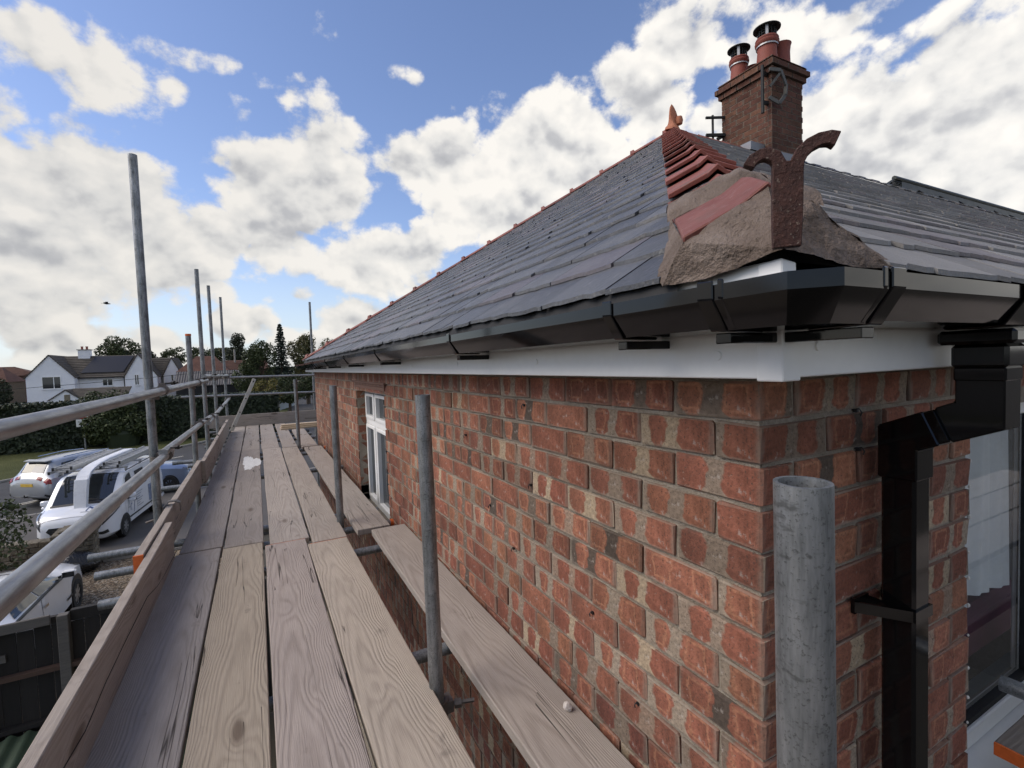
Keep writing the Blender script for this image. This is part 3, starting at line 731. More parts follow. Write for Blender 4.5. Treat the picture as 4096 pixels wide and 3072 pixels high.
# ---- hips and ridge in angular red clay tiles
def fold_tile(mb, p, u, a, b_, leg, length, th, rise, lip=.0, rnd_=.03):
    """V tile: p lower end on the fold line, u up-slope unit, a/b unit vectors down each wing"""
    n_ = -(a+b_).normalized()
    rings = []
    for d_, up in ((0, rise+lip), (.022, rise+lip), (.024, rise), (length, 0.)):
        q = p+u*d_+n_*up
        o_ = [q+a*leg, q+a*rnd_+n_*0, q+n_*(.010), q+b_*rnd_, q+b_*leg]
        i_ = [x_-n_*th for x_ in o_]
        rings.append(o_+i_[::-1])
    mb.loft(rings, True, True)
nL = Vector((-PM,0,1)).normalized(); nR = Vector((0,-PM,1)).normalized(); nB = Vector((0,PM,1)).normalized()
hu = Vector((1,1,PM)).normalized()
aL = hu.cross(nL).normalized(); aL = aL if aL.y > 0 else -aL
aR = hu.cross(nR).normalized(); aR = aR if aR.x > 0 else -aR
hip0 = Vector((-.06,-.06,ZE-.06*PM)); hlen = (APX-hip0).length
hl = .0; i = 0; TL = .38
nHip = -(aL+aR).normalized()
ts = 0.47
while ts < hlen-.02:
    m_ = MB(); ll = min(TL+.06, hlen-ts+.04)
    fold_tile(m_, hip0+hu*ts+nHip*.02, hu, aL, aR, .165*random.uniform(.97,1.03), ll, .016, .030, .003)
    m_.build('hip_tile', M_CLAY, roof, bevel=.003); ts += TL*random.uniform(.97,1.03)
# lowest hip tile, long and bedded high on mortar
m_ = MB(); p0 = hip0+hu*.04+nHip*.055
rings = []
for d_, up, lg in ((0,.034,.150),(.20,.022,.155),(.39,.0,.160)):
    q = p0+hu*d_+nHip*up; o_ = [q+aL*lg, q+aL*.05, q+nHip*.012, q+aR*.03, q+aR*.055]
    if d_ == 0: o_[0] = o_[0]-hu*.036; o_[1] = o_[1]-hu*.012
    rings.append(o_+[x_-nHip*.014 for x_ in o_][::-1])
m_.loft(rings); m_.build('hip_tile', M_CLAY, roof, bevel=.003)
def lumpy(tri, n_, amp, sc, seed, nrm):
    """subdivided, noise-displaced triangle strip list -> MB"""
    m_ = MB()
    for A_, B_, C_ in tri:
        A_, B_, C_ = Vector(A_), Vector(B_), Vector(C_); idx = {}; vs = []; fs = []
        for i in range(n_+1):
            for j in range(n_+1-i):
                q = A_+(B_-A_)*(i/n_)+(C_-A_)*(j/n_)
                d_ = mnoise.fractal(q*sc+Vector((seed,0,0)), .8, 2.1, 6)*amp+mnoise.noise(q*sc*.4+Vector((0,seed,0)))*amp-max(0,mnoise.ridged_multi_fractal(q*sc*1.3+Vector((seed,3,0)), 1., 2., 3, 1., 2.)-1.9)*amp*.5
                q = q+Vector(nrm)*d_+Vector((mnoise.noise(q*sc), mnoise.noise(q*sc+Vector((9,0,0))), 0))*amp*.3
                idx[i,j] = len(vs); vs.append(q)
        for i in range(n_):
            for j in range(n_-i):
                fs.append((idx[i,j], idx[i+1,j], idx[i,j+1]))
                if j < n_-i-1: fs.append((idx[i+1,j], idx[i+1,j+1], idx[i,j+1]))
        m_.add(vs, fs)
    return m_
# mortar under the lowest hip tile: one rough face to each side of the corner
PK = p0+nHip*.040-hu*.004
PL = p0+nHip*.026+aL*.150-hu*.040; PR_ = p0+nHip*.036+aR*.075-hu*.002
BL = Vector((-.160,.09,ZE-.088)); BR = Vector((.125,-.160,ZE-.086)); BC = Vector((-.146,-.146,ZE-.070))
BL2 = Vector((-.150,.0,ZE-.092)); BR2 = Vector((.03,-.150,ZE-.086))
front = lumpy([(PK,PL,BC),(PL,BL,BL2),(PL,BL2,BC)], 36, .008, 17, 1., (-.8,-.5,.2))
front.build('hip_mortar', M_CEMENT, roof, smooth=60)
front = lumpy([(PK,BC,PR_),(PR_,BR2,BR),(PR_,BC,BR2)], 36, .008, 17, 5., (-.5,-.8,.2))
front.build('hip_mortar', M_CEMENT, roof, smooth=60)
# feathered mortar where the tile beds on the slates, each side, and the broad band over the next joint
SL = Vector((.02,.30,ZE+.03)); SR = Vector((.30,.02,ZE+.03))
E1 = p0+aL*.215+hu*.42; E2 = p0+aR*.215+hu*.42
front = lumpy([(PL,Vector((-.14,.125,ZE-.066)),BL),(PL,p0+aL*.165+hu*.38-nHip*.0,Vector((-.04,.20,ZE+.0))),(PL,Vector((-.04,.20,ZE+.0)),Vector((-.14,.125,ZE-.066)))], 14, .006, 22, 3., (-.5,.3,.8)); front.build('mortar_fillet', M_CEMENT, roof, smooth=60)
front = lumpy([(PR_,BR,Vector((.165,-.125,ZE-.055))),(PR_,Vector((.165,-.125,ZE-.055)),Vector((.25,.02,ZE+.035))),(PR_,Vector((.25,.02,ZE+.035)),p0+aR*.15+hu*.30+nHip*.01),(PR_,p0+aR*.15+hu*.30+nHip*.01,p0+aR*.03+hu*.25+nHip*.04)], 14, .006, 22, 4., (.3,-.5,.8)); front.build('mortar_fillet', M_CEMENT, roof, smooth=60)
m_ = MB(); q0 = p0+hu*.30+nHip*.018
rr = []
for d_, up in ((-.035,-.004),(.0,.016),(.05,.022),(.13,.006),(.17,-.016)):
    q = q0+hu*d_+nHip*up; ring = []
    for w_ in np.linspace(-1, 1, 15):
        a_ = aL if w_ < 0 else aR
        jj = Vector((mnoise.noise(Vector((w_*5,d_*30,1))), mnoise.noise(Vector((w_*5,d_*30,4))), mnoise.noise(Vector((w_*6,d_*25,7)))))*.010
        ring.append(q+a_*abs(w_)*.175+jj)
    rr.append(ring)
m_.loft(rr, False, False); m_.build('mortar_band', M_CEMENT, roof, smooth=60)

# far hip, ridge
fu = Vector((1,-1,PM)).normalized(); f0 = Vector((-.12, HL+.12, ZE-.12*PM)); flen = (APX-f0).length
aF = fu.cross(nL).normalized(); aF = aF if aF.y < 0 else -aF
nFb = Vector((0,PM,1)).normalized(); aB = fu.cross(nFb).normalized(); aB = aB if aB.x > 0 else -aB
nF = -(aF+aB).normalized(); ts = .05
while ts < flen-.05:
    m_ = MB(); fold_tile(m_, f0+fu*ts+nF*.035, fu, aF, aB, .15, min(.47, flen-ts), .014, .012, .004)
    ht = m_.build('hip_tile', M_CLAY, roof, bevel=.003)
    m2 = MB(); q = f0+fu*(ts+.01)+nF*.055
    m2.loft([[q+aF*.10-nF*.02, q+nF*.030+aF*.02, q+nF*.030+aB*.02, q+aB*.10-nF*.02], [q+fu*.05+aF*.10-nF*.02, q+fu*.05+nF*.026+aF*.02, q+fu*.05+nF*.026+aB*.02, q+fu*.05+aB*.10-nF*.02]])
    m2.build('collar', M_CLAY, ht, bevel=.004); ts += .45
ru = Vector((1,0,0)); aS = Vector((0,-1,-PM)).normalized(); aN = Vector((0,1,-PM)).normalized(); x = HR
while x < HR+1.5:
    m_ = MB(); fold_tile(m_, Vector((x,HR,APX.z+.03)), ru, aS, aN, .15, .46, .014, .008, .004); m_.build('ridge_tile', M_CLAY, roof, bevel=.003); x += .45
x = 6.6
while x < 17:          # stubby slate ends left proud along the ridge
    w = random.uniform(.22,.34)
    m_ = MB(); m_.prism([(x,HR-.12,APX.z-.045),(x+w,HR-.12,APX.z-.045),(x+w,HR+.03,APX.z+.05+random.uniform(0,.02)),(x,HR+.03,APX.z+.05)], (0,-.01,.014)); m_.prism([(x+.02,HR-.05,APX.z+.02),(x+w*.8,HR-.05,APX.z+.02),(x+w*.8,HR+.05,APX.z+.06),(x+.02,HR+.05,APX.z+.06)], (0,0,.02))
    m_.build('ridge_slate', M_SLATE, roof); x += w+random.uniform(.10,.22)
# cracked terracotta finial at the apex
m_ = MB(); fz = APX.z+.04
rings = []
for z, r_, dx in ((-.06,.12,0),(.0,.11,.0),(.05,.085,.005),(.10,.08,.01),(.16,.078,.012),(.21,.07,.0),(.27,.062,-.012),(.34,.052,-.02),(.41,.036,-.03),(.46,.018,-.034),(.49,.004,-.04)):
    z *= .58; rings.append([(HR+dx+r_*math.cos(a)*(1+.16*math.sin(3*a+z*17)), HR+dx*.4+r_*.62*math.sin(a)*(1+.2*math.sin(2*a+z*9)), fz+z) for a in [2*math.pi*k_/14 for k_ in range(14)]])
m_.loft(rings); m_.lathe([(0,.14),(.04,.13),(.05,.09),(.04,.04),(0,.02)], 10, (HR+.05,HR-.05,fz-.0))
m_.build('finial', simple('terracotta', (.40,.155,.085), .8, scale=9, bump=.4), roof, smooth=50)

# ---- wrought hip iron with two curls
m_ = MB(); HI = Vector((-.160,-.160,-.003)); ex = Vector((1,-1,0)).normalized(); ey = Vector((1,1,0)).normalized()
def strip(pts, dep):
    rings = []
    P_ = [Vector((p[0],p[1])) for p in pts]
    for i_, p in enumerate(pts):
        tn = (P_[min(i_+1,len(P_)-1)]-P_[max(i_-1,0)]).normalized(); nn_ = Vector((-tn.y, tn.x))
        h_ = p[2]/2; r_ = []
        for sx, sd in ((-1,-1),(1,-1),(1,1),(-1,1)):
            q2 = P_[i_]+nn_*h_*sx
            jit = mnoise.noise(Vector((q2.x*60,q2.y*60,sd)))*.0012
            r_.append(HI+ex*(q2.x+jit)+ey*(dep*sd*.5)+Vector((0,0,q2.y+jit)))
        rings.append(r_)
    m_.loft(rings)
zi = 4.742
strip([(-.002,zi+.014,.036),(-.002,zi+.05,.038),(-.001,zi+.10,.040),(0,zi+.136,.040)], .014)
strip([(-.0105,zi+.118,.018),(-.011,zi+.134,.017),(-.016,zi+.144,.017),(-.025,zi+.150,.017),(-.035,zi+.150,.016),(-.045,zi+.145,.016),(-.052,zi+.135,.015)], .015)
strip([(.0095,zi+.118,.018),(.012,zi+.134,.018),(.018,zi+.146,.018),(.028,zi+.155,.018),(.040,zi+.160,.018),(.052,zi+.160,.019),(.061,zi+.156,.021)], .015)
m_.build('hip_iron', M_RUST, house, bevel=.0012, smooth=40)

# ---- chimney stack on the ridge
CX0, CX1, CY0, CY1 = 5.62, 6.32, 3.76, 4.57
CB, CT = 6.9, 8.60
ch = MB().box(CX0+.006, CY0+.006, CB, CX1-.006, CY1-.006, CT+.02).build('chimney', M_MORTAR, house)
cb = MB(); z = CB; row = 0
def ring_bricks(x0, x1, y0, y1, z, h, offs):
    for fy, sgn in ((y0, 1), (y1, -1)):
        x = x0-offs
        while x < x1:
            a, b_ = max(x, x0), min(x+.215, x1)
            if b_-a > .03: cb.box(a, fy, z, b_, fy+.05*sgn, z+h)
            x += .225
    for fx, sgn in ((x0, 1), (x1, -1)):
        y = y0-(.1125-offs)
        while y < y1:
            a, b_ = max(y, y0+.052), min(y+.215, y1-.052)
            if b_-a > .03: cb.box(fx, a, z, fx+.05*sgn, b_, z+h)
            y += .225
zc_top = CT
while z < CT-.19:
    ring_bricks(CX0, CX1, CY0, CY1, z, .068, .1125 if row % 2 else 0); z += .0785; row += 1
ring_bricks(CX0-.035, CX1+.035, CY0-.035, CY1+.035, z, .068, 0); z += .0785
ring_bricks(CX0-.07, CX1+.07, CY0-.07, CY1+.07, z, .068, .1125); z += .0785
ring_bricks(CX0-.03, CX1+.03, CY0-.03, CY1+.03, z, .055, 0); ztop = z+.055
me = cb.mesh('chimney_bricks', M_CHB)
l = me.uv_layers.new(name='UVMap')
for p in me.polygons:
    b0 = (p.vertices[0]//8)*8; vs8 = [me.vertices[b0+k_].co for k_ in range(8)]
    mn = Vector((min(v.x for v in vs8), min(v.y for v in vs8), min(v.z for v in vs8)))
    for li in p.loop_indices:
        q = me.vertices[me.loops[li].vertex_index].co-mn
        l.data[li].uv = (q.y/.225, q.z/.0785) if abs(p.normal.x) > .5 else (q.x/.225, q.z/.0785)
tag(newobj('chimney_bricks', me, ch), kind='stuff')
m_ = MB().box(CX0-.066, CY0-.066, CB+1.0, CX1+.066, CY1+.066, ztop-.06)
m_ = MB(); m_.loft([[(CX0-.045,CY0-.045,ztop-.02),(CX1+.045,CY0-.045,ztop-.02),(CX1+.045,CY1+.045,ztop-.02),(CX0-.045,CY1+.045,ztop-.02)], [(CX0+.02,CY0+.02,ztop+.03),(CX1-.02,CY0+.02,ztop+.03),(CX1-.02,CY1-.02,ztop+.03),(CX0+.02,CY1-.02,ztop+.03)]]); m_.build('flaunching', M_CEMENT, ch)
M_POT = simple('clay_pot', (.235,.062,.042), .7, scale=7, bump=.3)
M_COWL = simple('cowl_steel', (.022,.026,.024), .5, metal=.3)
M_STRAP = simple('strap_steel', (.42,.42,.42), .5, metal=.6)
def pot(x, y, r_, h, cowl, band_=True):
    pr = [(r_*1.02,0),(r_,.04),(r_*.90,h*.55),(r_*.92,h*.72),(r_*1.10,h*.78),(r_*1.14,h*.86),(r_*1.04,h*.90),(r_*1.10,h*.96),(r_*1.05,h),(r_*.85,h),(r_*.85,h-.15)] if cowl else [(r_*1.05,0),(r_*.96,.1),(r_*.92,h*.7),(r_*1.0,h*.93),(r_*1.08,h),(r_*.9,h),(r_*.88,h-.15)]
    po = MB().lathe(pr, 22, (x,y,ztop+.01)).build('chimney_pot', M_POT, ch, smooth=40)
    if cowl:
        z1 = ztop+h; c_ = MB(); cr = r_*1.28
        c_.lathe([(0,z1+.205),(cr*.5,z1+.195),(cr,z1+.155),(cr,z1+.145),(cr*.5,z1+.165),(0,z1+.17)], 24, (x,y,0)); c_.build('cowl', M_COWL, po, smooth=40)
        c_ = MB()
        for k_ in range(16):
            a = 2*math.pi*k_/16; c_.cyl((x+r_*.8*math.cos(a),y+r_*.8*math.sin(a),z1-.01),(x+r_*.8*math.cos(a),y+r_*.8*math.sin(a),z1+.165),.005,n=5)
        for zz_ in (.03,.065,.10,.135): c_.tube([(x+r_*.8*math.cos(a),y+r_*.8*math.sin(a),z1+zz_) for a in [2*math.pi*q/20 for q in range(21)]], .004, 4, False)
        c_.build('cowl_mesh', M_COWL, po)
        c_ = MB()
        for k_ in range(3):
            a = R(215)+k_*2*math.pi/3; c_.obox((x+r_*.95*math.cos(a),y+r_*.95*math.sin(a),z1+.05), (.006,.035,.24), Matrix.Rotation(a,3,'Z'))
        c_.lathe([(r_*1.00,h*.68),(r_*1.03,h*.68),(r_*1.03,h*.73),(r_*1.0,h*.73)], 22, (x,y,ztop+.01)); c_.build('cowl_strap', M_STRAP, po)
pot(CX0+.18, CY1-.17, .125, .34, True); pot(CX0+.20, CY0+.20, .14, .38, True); pot(CX0+.52, CY0+.20, .125, .38, False); pot(CX1-.18, CY1-.16, .12, .30, False)
# aerial brackets
M_BRK = simple('black_iron', (.02,.02,.02), .6, metal=.3); M_ALU = simple('alu_tube', (.085,.085,.08), .6, metal=.3)
m_ = MB(); xb, yb = CX0-.11, CY0+.06
m_.cyl((xb,yb,7.92),(xb,yb,8.56),.021,n=8); m_.bar((xb,yb,8.46),(CX0+.02,yb,8.46),.03,.05); m_.bar((xb,yb,8.06),(CX0+.02,yb,8.08),.03,.05); m_.build('aerial_bracket', M_BRK, ch)
m_ = MB(); hexp = [(xb+.02,CY0-.03,8.47),(CX0+.05,CY0-.10,8.45),(CX0+.16,CY0-.10,8.28),(CX0+.16,CY0-.09,8.15),(CX0+.04,CY0-.08,8.02),(xb+.02,CY0-.02,8.10)]
for a, b_ in zip(hexp, hexp[1:]): m_.bar(a, b_, .024, .045)
m_.bar((xb+.03,CY0-.03,8.24),(CX0+.05,CY0-.09,8.42),.02,.03); m_.build('aerial_frame', M_ALU, ch)
m_ = MB(); xl, yl = CX0-.02, CY1-.05
m_.cyl((xl-.10,yl+.12,7.86),(xl-.10,yl+.12,8.26),.017,n=8); m_.bar((xl-.24,yl+.13,8.20),(xl+.02,yl+.0,8.20),.03,.03); m_.bar((xl-.24,yl+.13,7.94),(xl+.02,yl,7.94),.04,.04); m_.bar((xl-.04,yl+.1,7.90),(xl+.0,yl+.02,7.93),.02,.05); m_.build('aerial_bracket', M_BRK, ch)
# lead flashing and mortar at the base
m_ = MB(); m_.box(CX0-.012, CY0-.014, 7.24, CX1+.012, CY0-.002, 7.42); m_.box(CX0-.30, HR-.16, APX.z-.06, CX0+.0, HR-.0, APX.z+.05); m_.build('flashing', M_LEAD, ch)
# ---- solar array on the far slope
m_ = MB(); y0, z0 = HR+.12, APX.z+.16
m_.obox((13.2, HR+.70, APX.z+.01), (7.0,1.25,.04), Matrix.Rotation(-ang*.65,3,'X'))
so_ = m_.build('solar_panels', simple('panel_black', (.012,.015,.016), .25, var=.3), house)
m_ = MB(); m_.cyl((9.72,HR+.12,APX.z+.275),(16.8,HR+.12,APX.z+.275),.042,n=8); m_.box(9.95,HR+.10,APX.z+.11,16.8,HR+.14,APX.z+.25); m_.build('panel_edge', simple('panel_rail', (.02,.024,.021), .45, metal=.3), so_)
m_ = MB()
for x in np.arange(10.6,16.8,.85): m_.bar((x,HR+.12,APX.z+.16),(x-.05,HR-.06,APX.z+.0),.03,.03)
m_.build('panel_leg', M_BRK, so_)
m_ = MB()
for x in np.arange(9.62,9.98,.035): m_.cyl((x,HR+.11,APX.z+.09),(x+.05,HR+.11,APX.z+.25),.003,n=4)
for z in np.arange(.10,.26,.03): m_.cyl((9.6+z*.3-.03,HR+.11,APX.z+z),(9.98,HR+.11,APX.z+z),.003,n=4)
m_.build('bird_mesh', M_ALU, so_)
# ================================================================ SCAFFOLD
DK = EYE-1.07
scaf = thing('scaffold', 'galvanised tube scaffold frame with guard rails along the brick wall', 'scaffold')
TR = .02415
def tubeobj(name, p0, p1, mat=None, hollow=True):
    m_ = MB().cyl(p0, p1, TR, n=20, hollow=.004 if hollow else 0)
    # local axis along Z so the streaks follow the tube
    a, b_ = Vector(p0), Vector(p1)
    return m_.build(name, mat or M_GALV, scaf, smooth=40)
OP = [(-1.435,3.13,5.97,-.006,.02),(-1.435,5.22,4.99,.0,.0),(-1.435,6.72,5.91,-.004,.0),(-1.435,8.5,5.98,-.004,.0),(-1.43,11.12,6.15,.0,.0)]
for x, y, z, lx, ly in OP: tubeobj('standard', (x-lx*2,y-ly*2,0), (x+lx*5,y+ly*4,z))
tubeobj('standard', (.27,11.15,0), (.28,11.15,6.1))
IP = [(-.418,-.337,4.483),(-.378,.93,4.505),(-.388,2.95,4.483),(-.372,6.9,4.47)]
for x, y, z in IP: tubeobj('standard', (x+.03,y,0), (x,y,z))
RXX = -1.378
tubeobj('guard_rail', (RXX,-2.2,4.47), (RXX,6.2,4.51), M_RAIL); tubeobj('guard_rail', (RXX-.0,5.9,4.560), (RXX,11.3,4.53), M_RAIL)
tubeobj('guard_rail', (-1.20,-.60,4.285), (-1.402,3.45,4.068), M_RAIL); tubeobj('guard_rail', (RXX,3.0,4.120), (RXX,6.4,4.06), M_RAIL); tubeobj('guard_rail', (RXX,6.1,4.012), (RXX,11.3,4.05), M_RAIL)
tubeobj('guard_rail', (-1.6,11.09,4.49), (.45,11.09,4.47), M_RAIL); tubeobj('guard_rail', (-2.2,11.09,4.13), (.45,11.09,4.09), M_RAIL)
TZ = DK-.038-TR-.002
TY = [(-.9,-1.75,-.06),(1.22,-1.62,-.05),(2.46,-1.60,-.04),(2.92,-1.72,-.03),(3.30,-1.84,-.05),(5.25,-1.75,-.02),(6.5,-1.65,-.04),(6.85,-1.85,-.03),(8.1,-1.6,-.03),(8.65,-1.6,-.04),(9.1,-1.6,-.04),(10.2,-1.7,-.05)]
for y, x0, x1 in TY: tubeobj('transom', (x0,y,TZ), (x1,y,TZ))
# split along the near toe board

for y in (2.92,6.85): MB().cyl((-.045,y,TZ),(-.022,y,TZ),TR+.002,n=16).build('end_cap', M_ORANGE, scaf)
MB().cyl((-1.435,5.22,4.975),(-1.435,5.22,4.995),TR+.002,n=16).build('end_cap', M_ORANGE, scaf)
tubeobj('ledger', (-1.47,-2,TZ-.05), (-1.47,11.3,TZ-.05)); tubeobj('ledger', (-.44,-2,TZ-.05), (-.44,11.3,TZ-.05))
tubeobj('transom', (1.26,-.9,3.518), (1.22,.03,3.518))
M_COUP = simple('coupler_steel', (.16,.14,.125), .6, metal=.5, scale=30, bump=.4)
M_BOLT = simple('dark_bolt', (.03,.027,.025), .5, metal=.5)
def coupler(x, y, z, dy=1, bolt=True):
    """right-angle coupler: collar on the post, collar on the rail, bolt and nut"""
    m_ = MB()
    m_.lathe([(TR+.001,-.026),(TR+.009,-.026),(TR+.009,.026),(TR+.001,.026)], 16, (x,y,z-.03))
    rr = [( (TR+.010)*math.cos(a), (TR+.010)*math.sin(a)) for a in [2*math.pi*k/16 for k in range(16)]]
    rx = RXX
    m_.loft([[(rx+a, y-.024, z+b_) for a, b_ in rr], [(rx+a, y+.024, z+b_) for a, b_ in rr]])
    m_.obox(((x+rx)/2, y, z-.005), (abs(rx-x)*.9, .045, .05))
    m_.obox((rx+.0, y-.0, z+.036), (.03,.03,.02))
    c = m_.build('coupler', M_COUP, scaf, smooth=40)
    b_ = MB(); b_.cyl((rx+.005,y+.03,z+.040),(rx+.085,y-.035,z+.046),.006,n=6); b_.cyl((rx+.052,y-.008,z+.0435),(rx+.068,y-.021,z+.0447),.013,n=6); b_.cyl((x-.01,y-.05,z-.03),(x-.01,y+.05,z-.03),.006,n=6)
    b_.build('bolt', M_BOLT, c)
    return c
for y in (3.13,5.22,6.72,8.5):
    coupler(-1.43, y, 4.50+(.03 if y > 6 else 0)); coupler(-1.43, y, 4.09 if y < 5.5 else 4.03)
coupler(-1.43, 11.06, 4.53); coupler(-1.43, 11.06, 4.05)
# board clip over the toe board and putlog clip on the inner post
def clip_board(y):
    m_ = MB(); pts = [(-1.45,y,3.62),(-1.43,y,3.74),(-1.40,y,3.775),(-1.36,y,3.775),(-1.335,y,3.76),(-1.333,y,3.71)]
    rings = [[(p[0],p[1]-.022,p[2]),(p[0],p[1]+.022,p[2]),(p[0]+.004,p[1]+.022,p[2]+.006),(p[0]+.004,p[1]-.022,p[2]+.006)] for p in pts]
    m_.loft(rings); m_.cyl((-1.52,y,3.66),(-1.41,y,3.69),.008,n=6); m_.obox((-1.46,y,3.66),(.04,.03,.03)); m_.build('board_clip', M_COUP, scaf)
for y in (3.2,6.95,8.75): clip_board(y)
m_ = MB(); m_.lathe([(TR+.001,-.025),(TR+.010,-.025),(TR+.010,.025),(TR+.001,.025)], 16, (-.366,.935,DK-.075)); m_.obox((-.335,.935,DK-.075),(.03,.05,.04)); m_.cyl((-.34,.93,DK-.075),(-.25,.90,DK-.072),.007,n=6); m_.cyl((-.315,.92,DK-.075),(-.292,.913,DK-.0745),.015,n=6); m_.build('coupler', M_COUP, scaf)
m_ = MB().cyl((-1.43,11.12,DK+.0),(-1.43,11.12,DK+.012),.06,n=20); m_.cyl((-1.43,11.12,DK+.012),(-1.43,11.12,DK+.10),.03,n=16); m_.build('base_plate', M_RAIL, scaf)

# ---- boards: each one lies loose on the tubes
def board(label, x0, x1, y0, y1, top=DK, th=.038, group='scaffold boards of the deck', rz=0., name='scaffold_board', tint=(0.330,0.286,0.248)):
    m_ = MB(); w = x1-x0; ln = y1-y0; rr = random.Random(label)
    n_ = 10; rings = []
    for i in range(n_+1):
        y = -ln/2+ln*i/n_; dz = rr.uniform(-.0015,.0015); e0 = rr.uniform(-.002,.002); e1 = rr.uniform(-.002,.002)
        rings.append([(-w/2+e0,y,-th+dz),(w/2+e1,y,-th+dz),(w/2+e1,y,dz),(-w/2+e0,y,dz)])
    m_.loft(rings)
    o = m_.build(name, M_BOARD, None, bevel=.003)
    o.location = ((x0+x1)/2, (y0+y1)/2, top); o.rotation_euler = (0,0,rz)
    k_ = rr.uniform(.92,1.08); o.color = (tint[0]*k_, tint[1]*k_, tint[2]*k_, 1)
    tag(o, label, 'scaffold board' if name == 'scaffold_board' else 'toe board', group)
    return o
board('dark grey cracked scaffold board against the toe board, nearest row', -1.327, -1.094, -1.6, 2.84, tint=(.285,.255,.235) if True else (0.262,0.233,0.210))
board('tan smooth scaffold board, second from the toe board, nearest row', -1.084, -.868, -1.55, 2.80, tint=(.375,.315,.245))
board('pinkish grained scaffold board, third from the toe board, nearest row', -.856, -.628, -1.5, 2.72, tint=(0.367,0.311,0.273))
board('pale knotty scaffold board beside the inner posts, nearest row', -.614, -.386, -1.6, 2.60, rz=.004, tint=(0.413,0.351,0.283))
board('paint-spotted grey scaffold board against the toe board, middle row', -1.312, -1.090, 2.862, 6.95, tint=(0.275,0.243,0.222))
board('scaffold board with a white plaster splash, middle row', -1.078, -.862, 2.815, 6.93, tint=(0.294,0.256,0.226))
board('scaffold board right of the wide gap, middle row', -.828, -.606, 2.735, 6.88, tint=(0.386,0.334,0.287))
board('scaffold board running to the inner posts, middle row', -.592, -.392, 2.615, 6.80, tint=(0.395,0.338,0.283))
board('scaffold board against the toe board, farthest row', -1.308, -1.088, 6.965, 10.3)
board('second scaffold board from the toe board, farthest row', -1.074, -.86, 6.95, 10.3)
board('third scaffold board from the toe board, farthest row', -.838, -.616, 6.9, 10.3)
board('fourth scaffold board under the stacked battens, farthest row', -.572, -.39, 6.82, 10.3)
board('long cracked scaffold board hugging the brick wall, nearest', -.240, -.018, -1.4, 2.66, top=DK-.004, rz=-.006)
board('stained scaffold board below the wall window', -.312, -.095, 2.70, 6.70, top=DK-.002)
board('short scaffold board by the wall behind the farthest inner post', -.335, -.13, 6.76, 9.6, top=DK-.002)
for ob_ in ('scaffold_board.002','scaffold_board.003'):
    bb = bpy.data.objects[ob_]; ln_ = max(v.co.y for v in bb.data.vertices); MB().box(-.11,ln_+.0005,-.034,.11,ln_+.006,-.0015).build('painted_end', M_ORANGE, bb)
pl = MB(); rr = random.Random(5); ring = []
for k in range(40):
    a = 2*math.pi*k/40; q = 1+.28*math.sin(3*a+1)+rr.uniform(-.14,.14); ring.append((-.965+.085*q*math.cos(a), 5.75+.55*q*math.sin(a)*(.8+.3*math.sin(a)), DK+.0015))
pl.add([(-.965,5.75,DK+.006)]+ring, [(0,1+k,1+(k+1) % 40) for k in range(40)])
tag(pl.build('plaster_splash', simple('plaster_white', (.70,.69,.66), .9, scale=30, bump=.5), None), 'white dried plaster splash on a middle row scaffold board', 'plaster')
def toe(label, y0, y1, xi, top=DK+.225, group='toe boards'):
    o = board(label, -.1125, .1125, y0, y1, 0, .038, group, name='toe_board', tint=(0.303,0.260,0.225))
    o.rotation_euler = (0, R(90), 0); o.location = (xi, (y0+y1)/2, top-.1125)
    return o
toe('dark toe board with a long crack, nearest to the viewer', -1.7, 2.80, -1.324, DK+.215)
toe('toe board with an orange painted end, middle of the run', 2.22, 4.98, -1.366)
toe('toe board farthest along the street side of the deck', 4.92, 9.45, -1.330)
cr_ = bpy.data.objects['toe_board']; m_ = MB(); m_.tube([(-.02+.022*math.sin(k*.9)+.008*math.sin(k*2.3)+.010*k-.08, -1.4+k*.22, .0003) for k in range(18)], .0016, 5); m_.build('split', M_DARK, cr_)
o = bpy.data.objects.get('toe_board.001')
e_ = MB().box(-.1125,-1.39,-.0385,.113,-1.379,.0005); 
eo = e_.build('painted_end', M_ORANGE, o)
eo.location = (0,0,0)
tb = board('toe board closing the far end of the deck', -.1125, .1125, -1.05, 1.05, 0, .038, 'toe boards', name='toe_board')
tb.rotation_euler = (R(0), R(90), R(90)); tb.rotation_mode = 'XYZ'
tb.matrix_world = Matrix.Translation((-.72,10.36,DK+.11)) @ Matrix.Rotation(R(90),4,'Z') @ Matrix.Rotation(R(90),4,'Y')
# board end with an orange edge at the right
bo = board('short scaffold board with orange edge in front of the tall window', -.1125, .1125, -.9, .9, 0, .038, 'scaffold boards of the deck', tint=(0.184,0.163,0.143))
bo.matrix_world = Matrix.Translation((1.835,-.158,3.492)) @ Matrix.Rotation(R(-90),4,'Z')
e_ = MB().box(-.112,-.908,-.036,.112,-.9015,-.001).build('painted_end', M_ORANGE, bo)
for i_, lab_ in enumerate(('scaffold board of the side deck reflected in the tall window, beside the short one','second scaffold board of the side deck reflected in the tall window','outermost scaffold board of the side deck reflected in the tall window')):
    b2 = board(lab_, -.1125, .1125, -1.9, 1.9, 0, .038, 'scaffold boards of the deck', tint=(0.386,0.334,0.287))
    b2.matrix_world = Matrix.Translation((3.35-.1*i_,-.41-.24*i_,3.492)) @ Matrix.Rotation(R(-90),4,'Z')
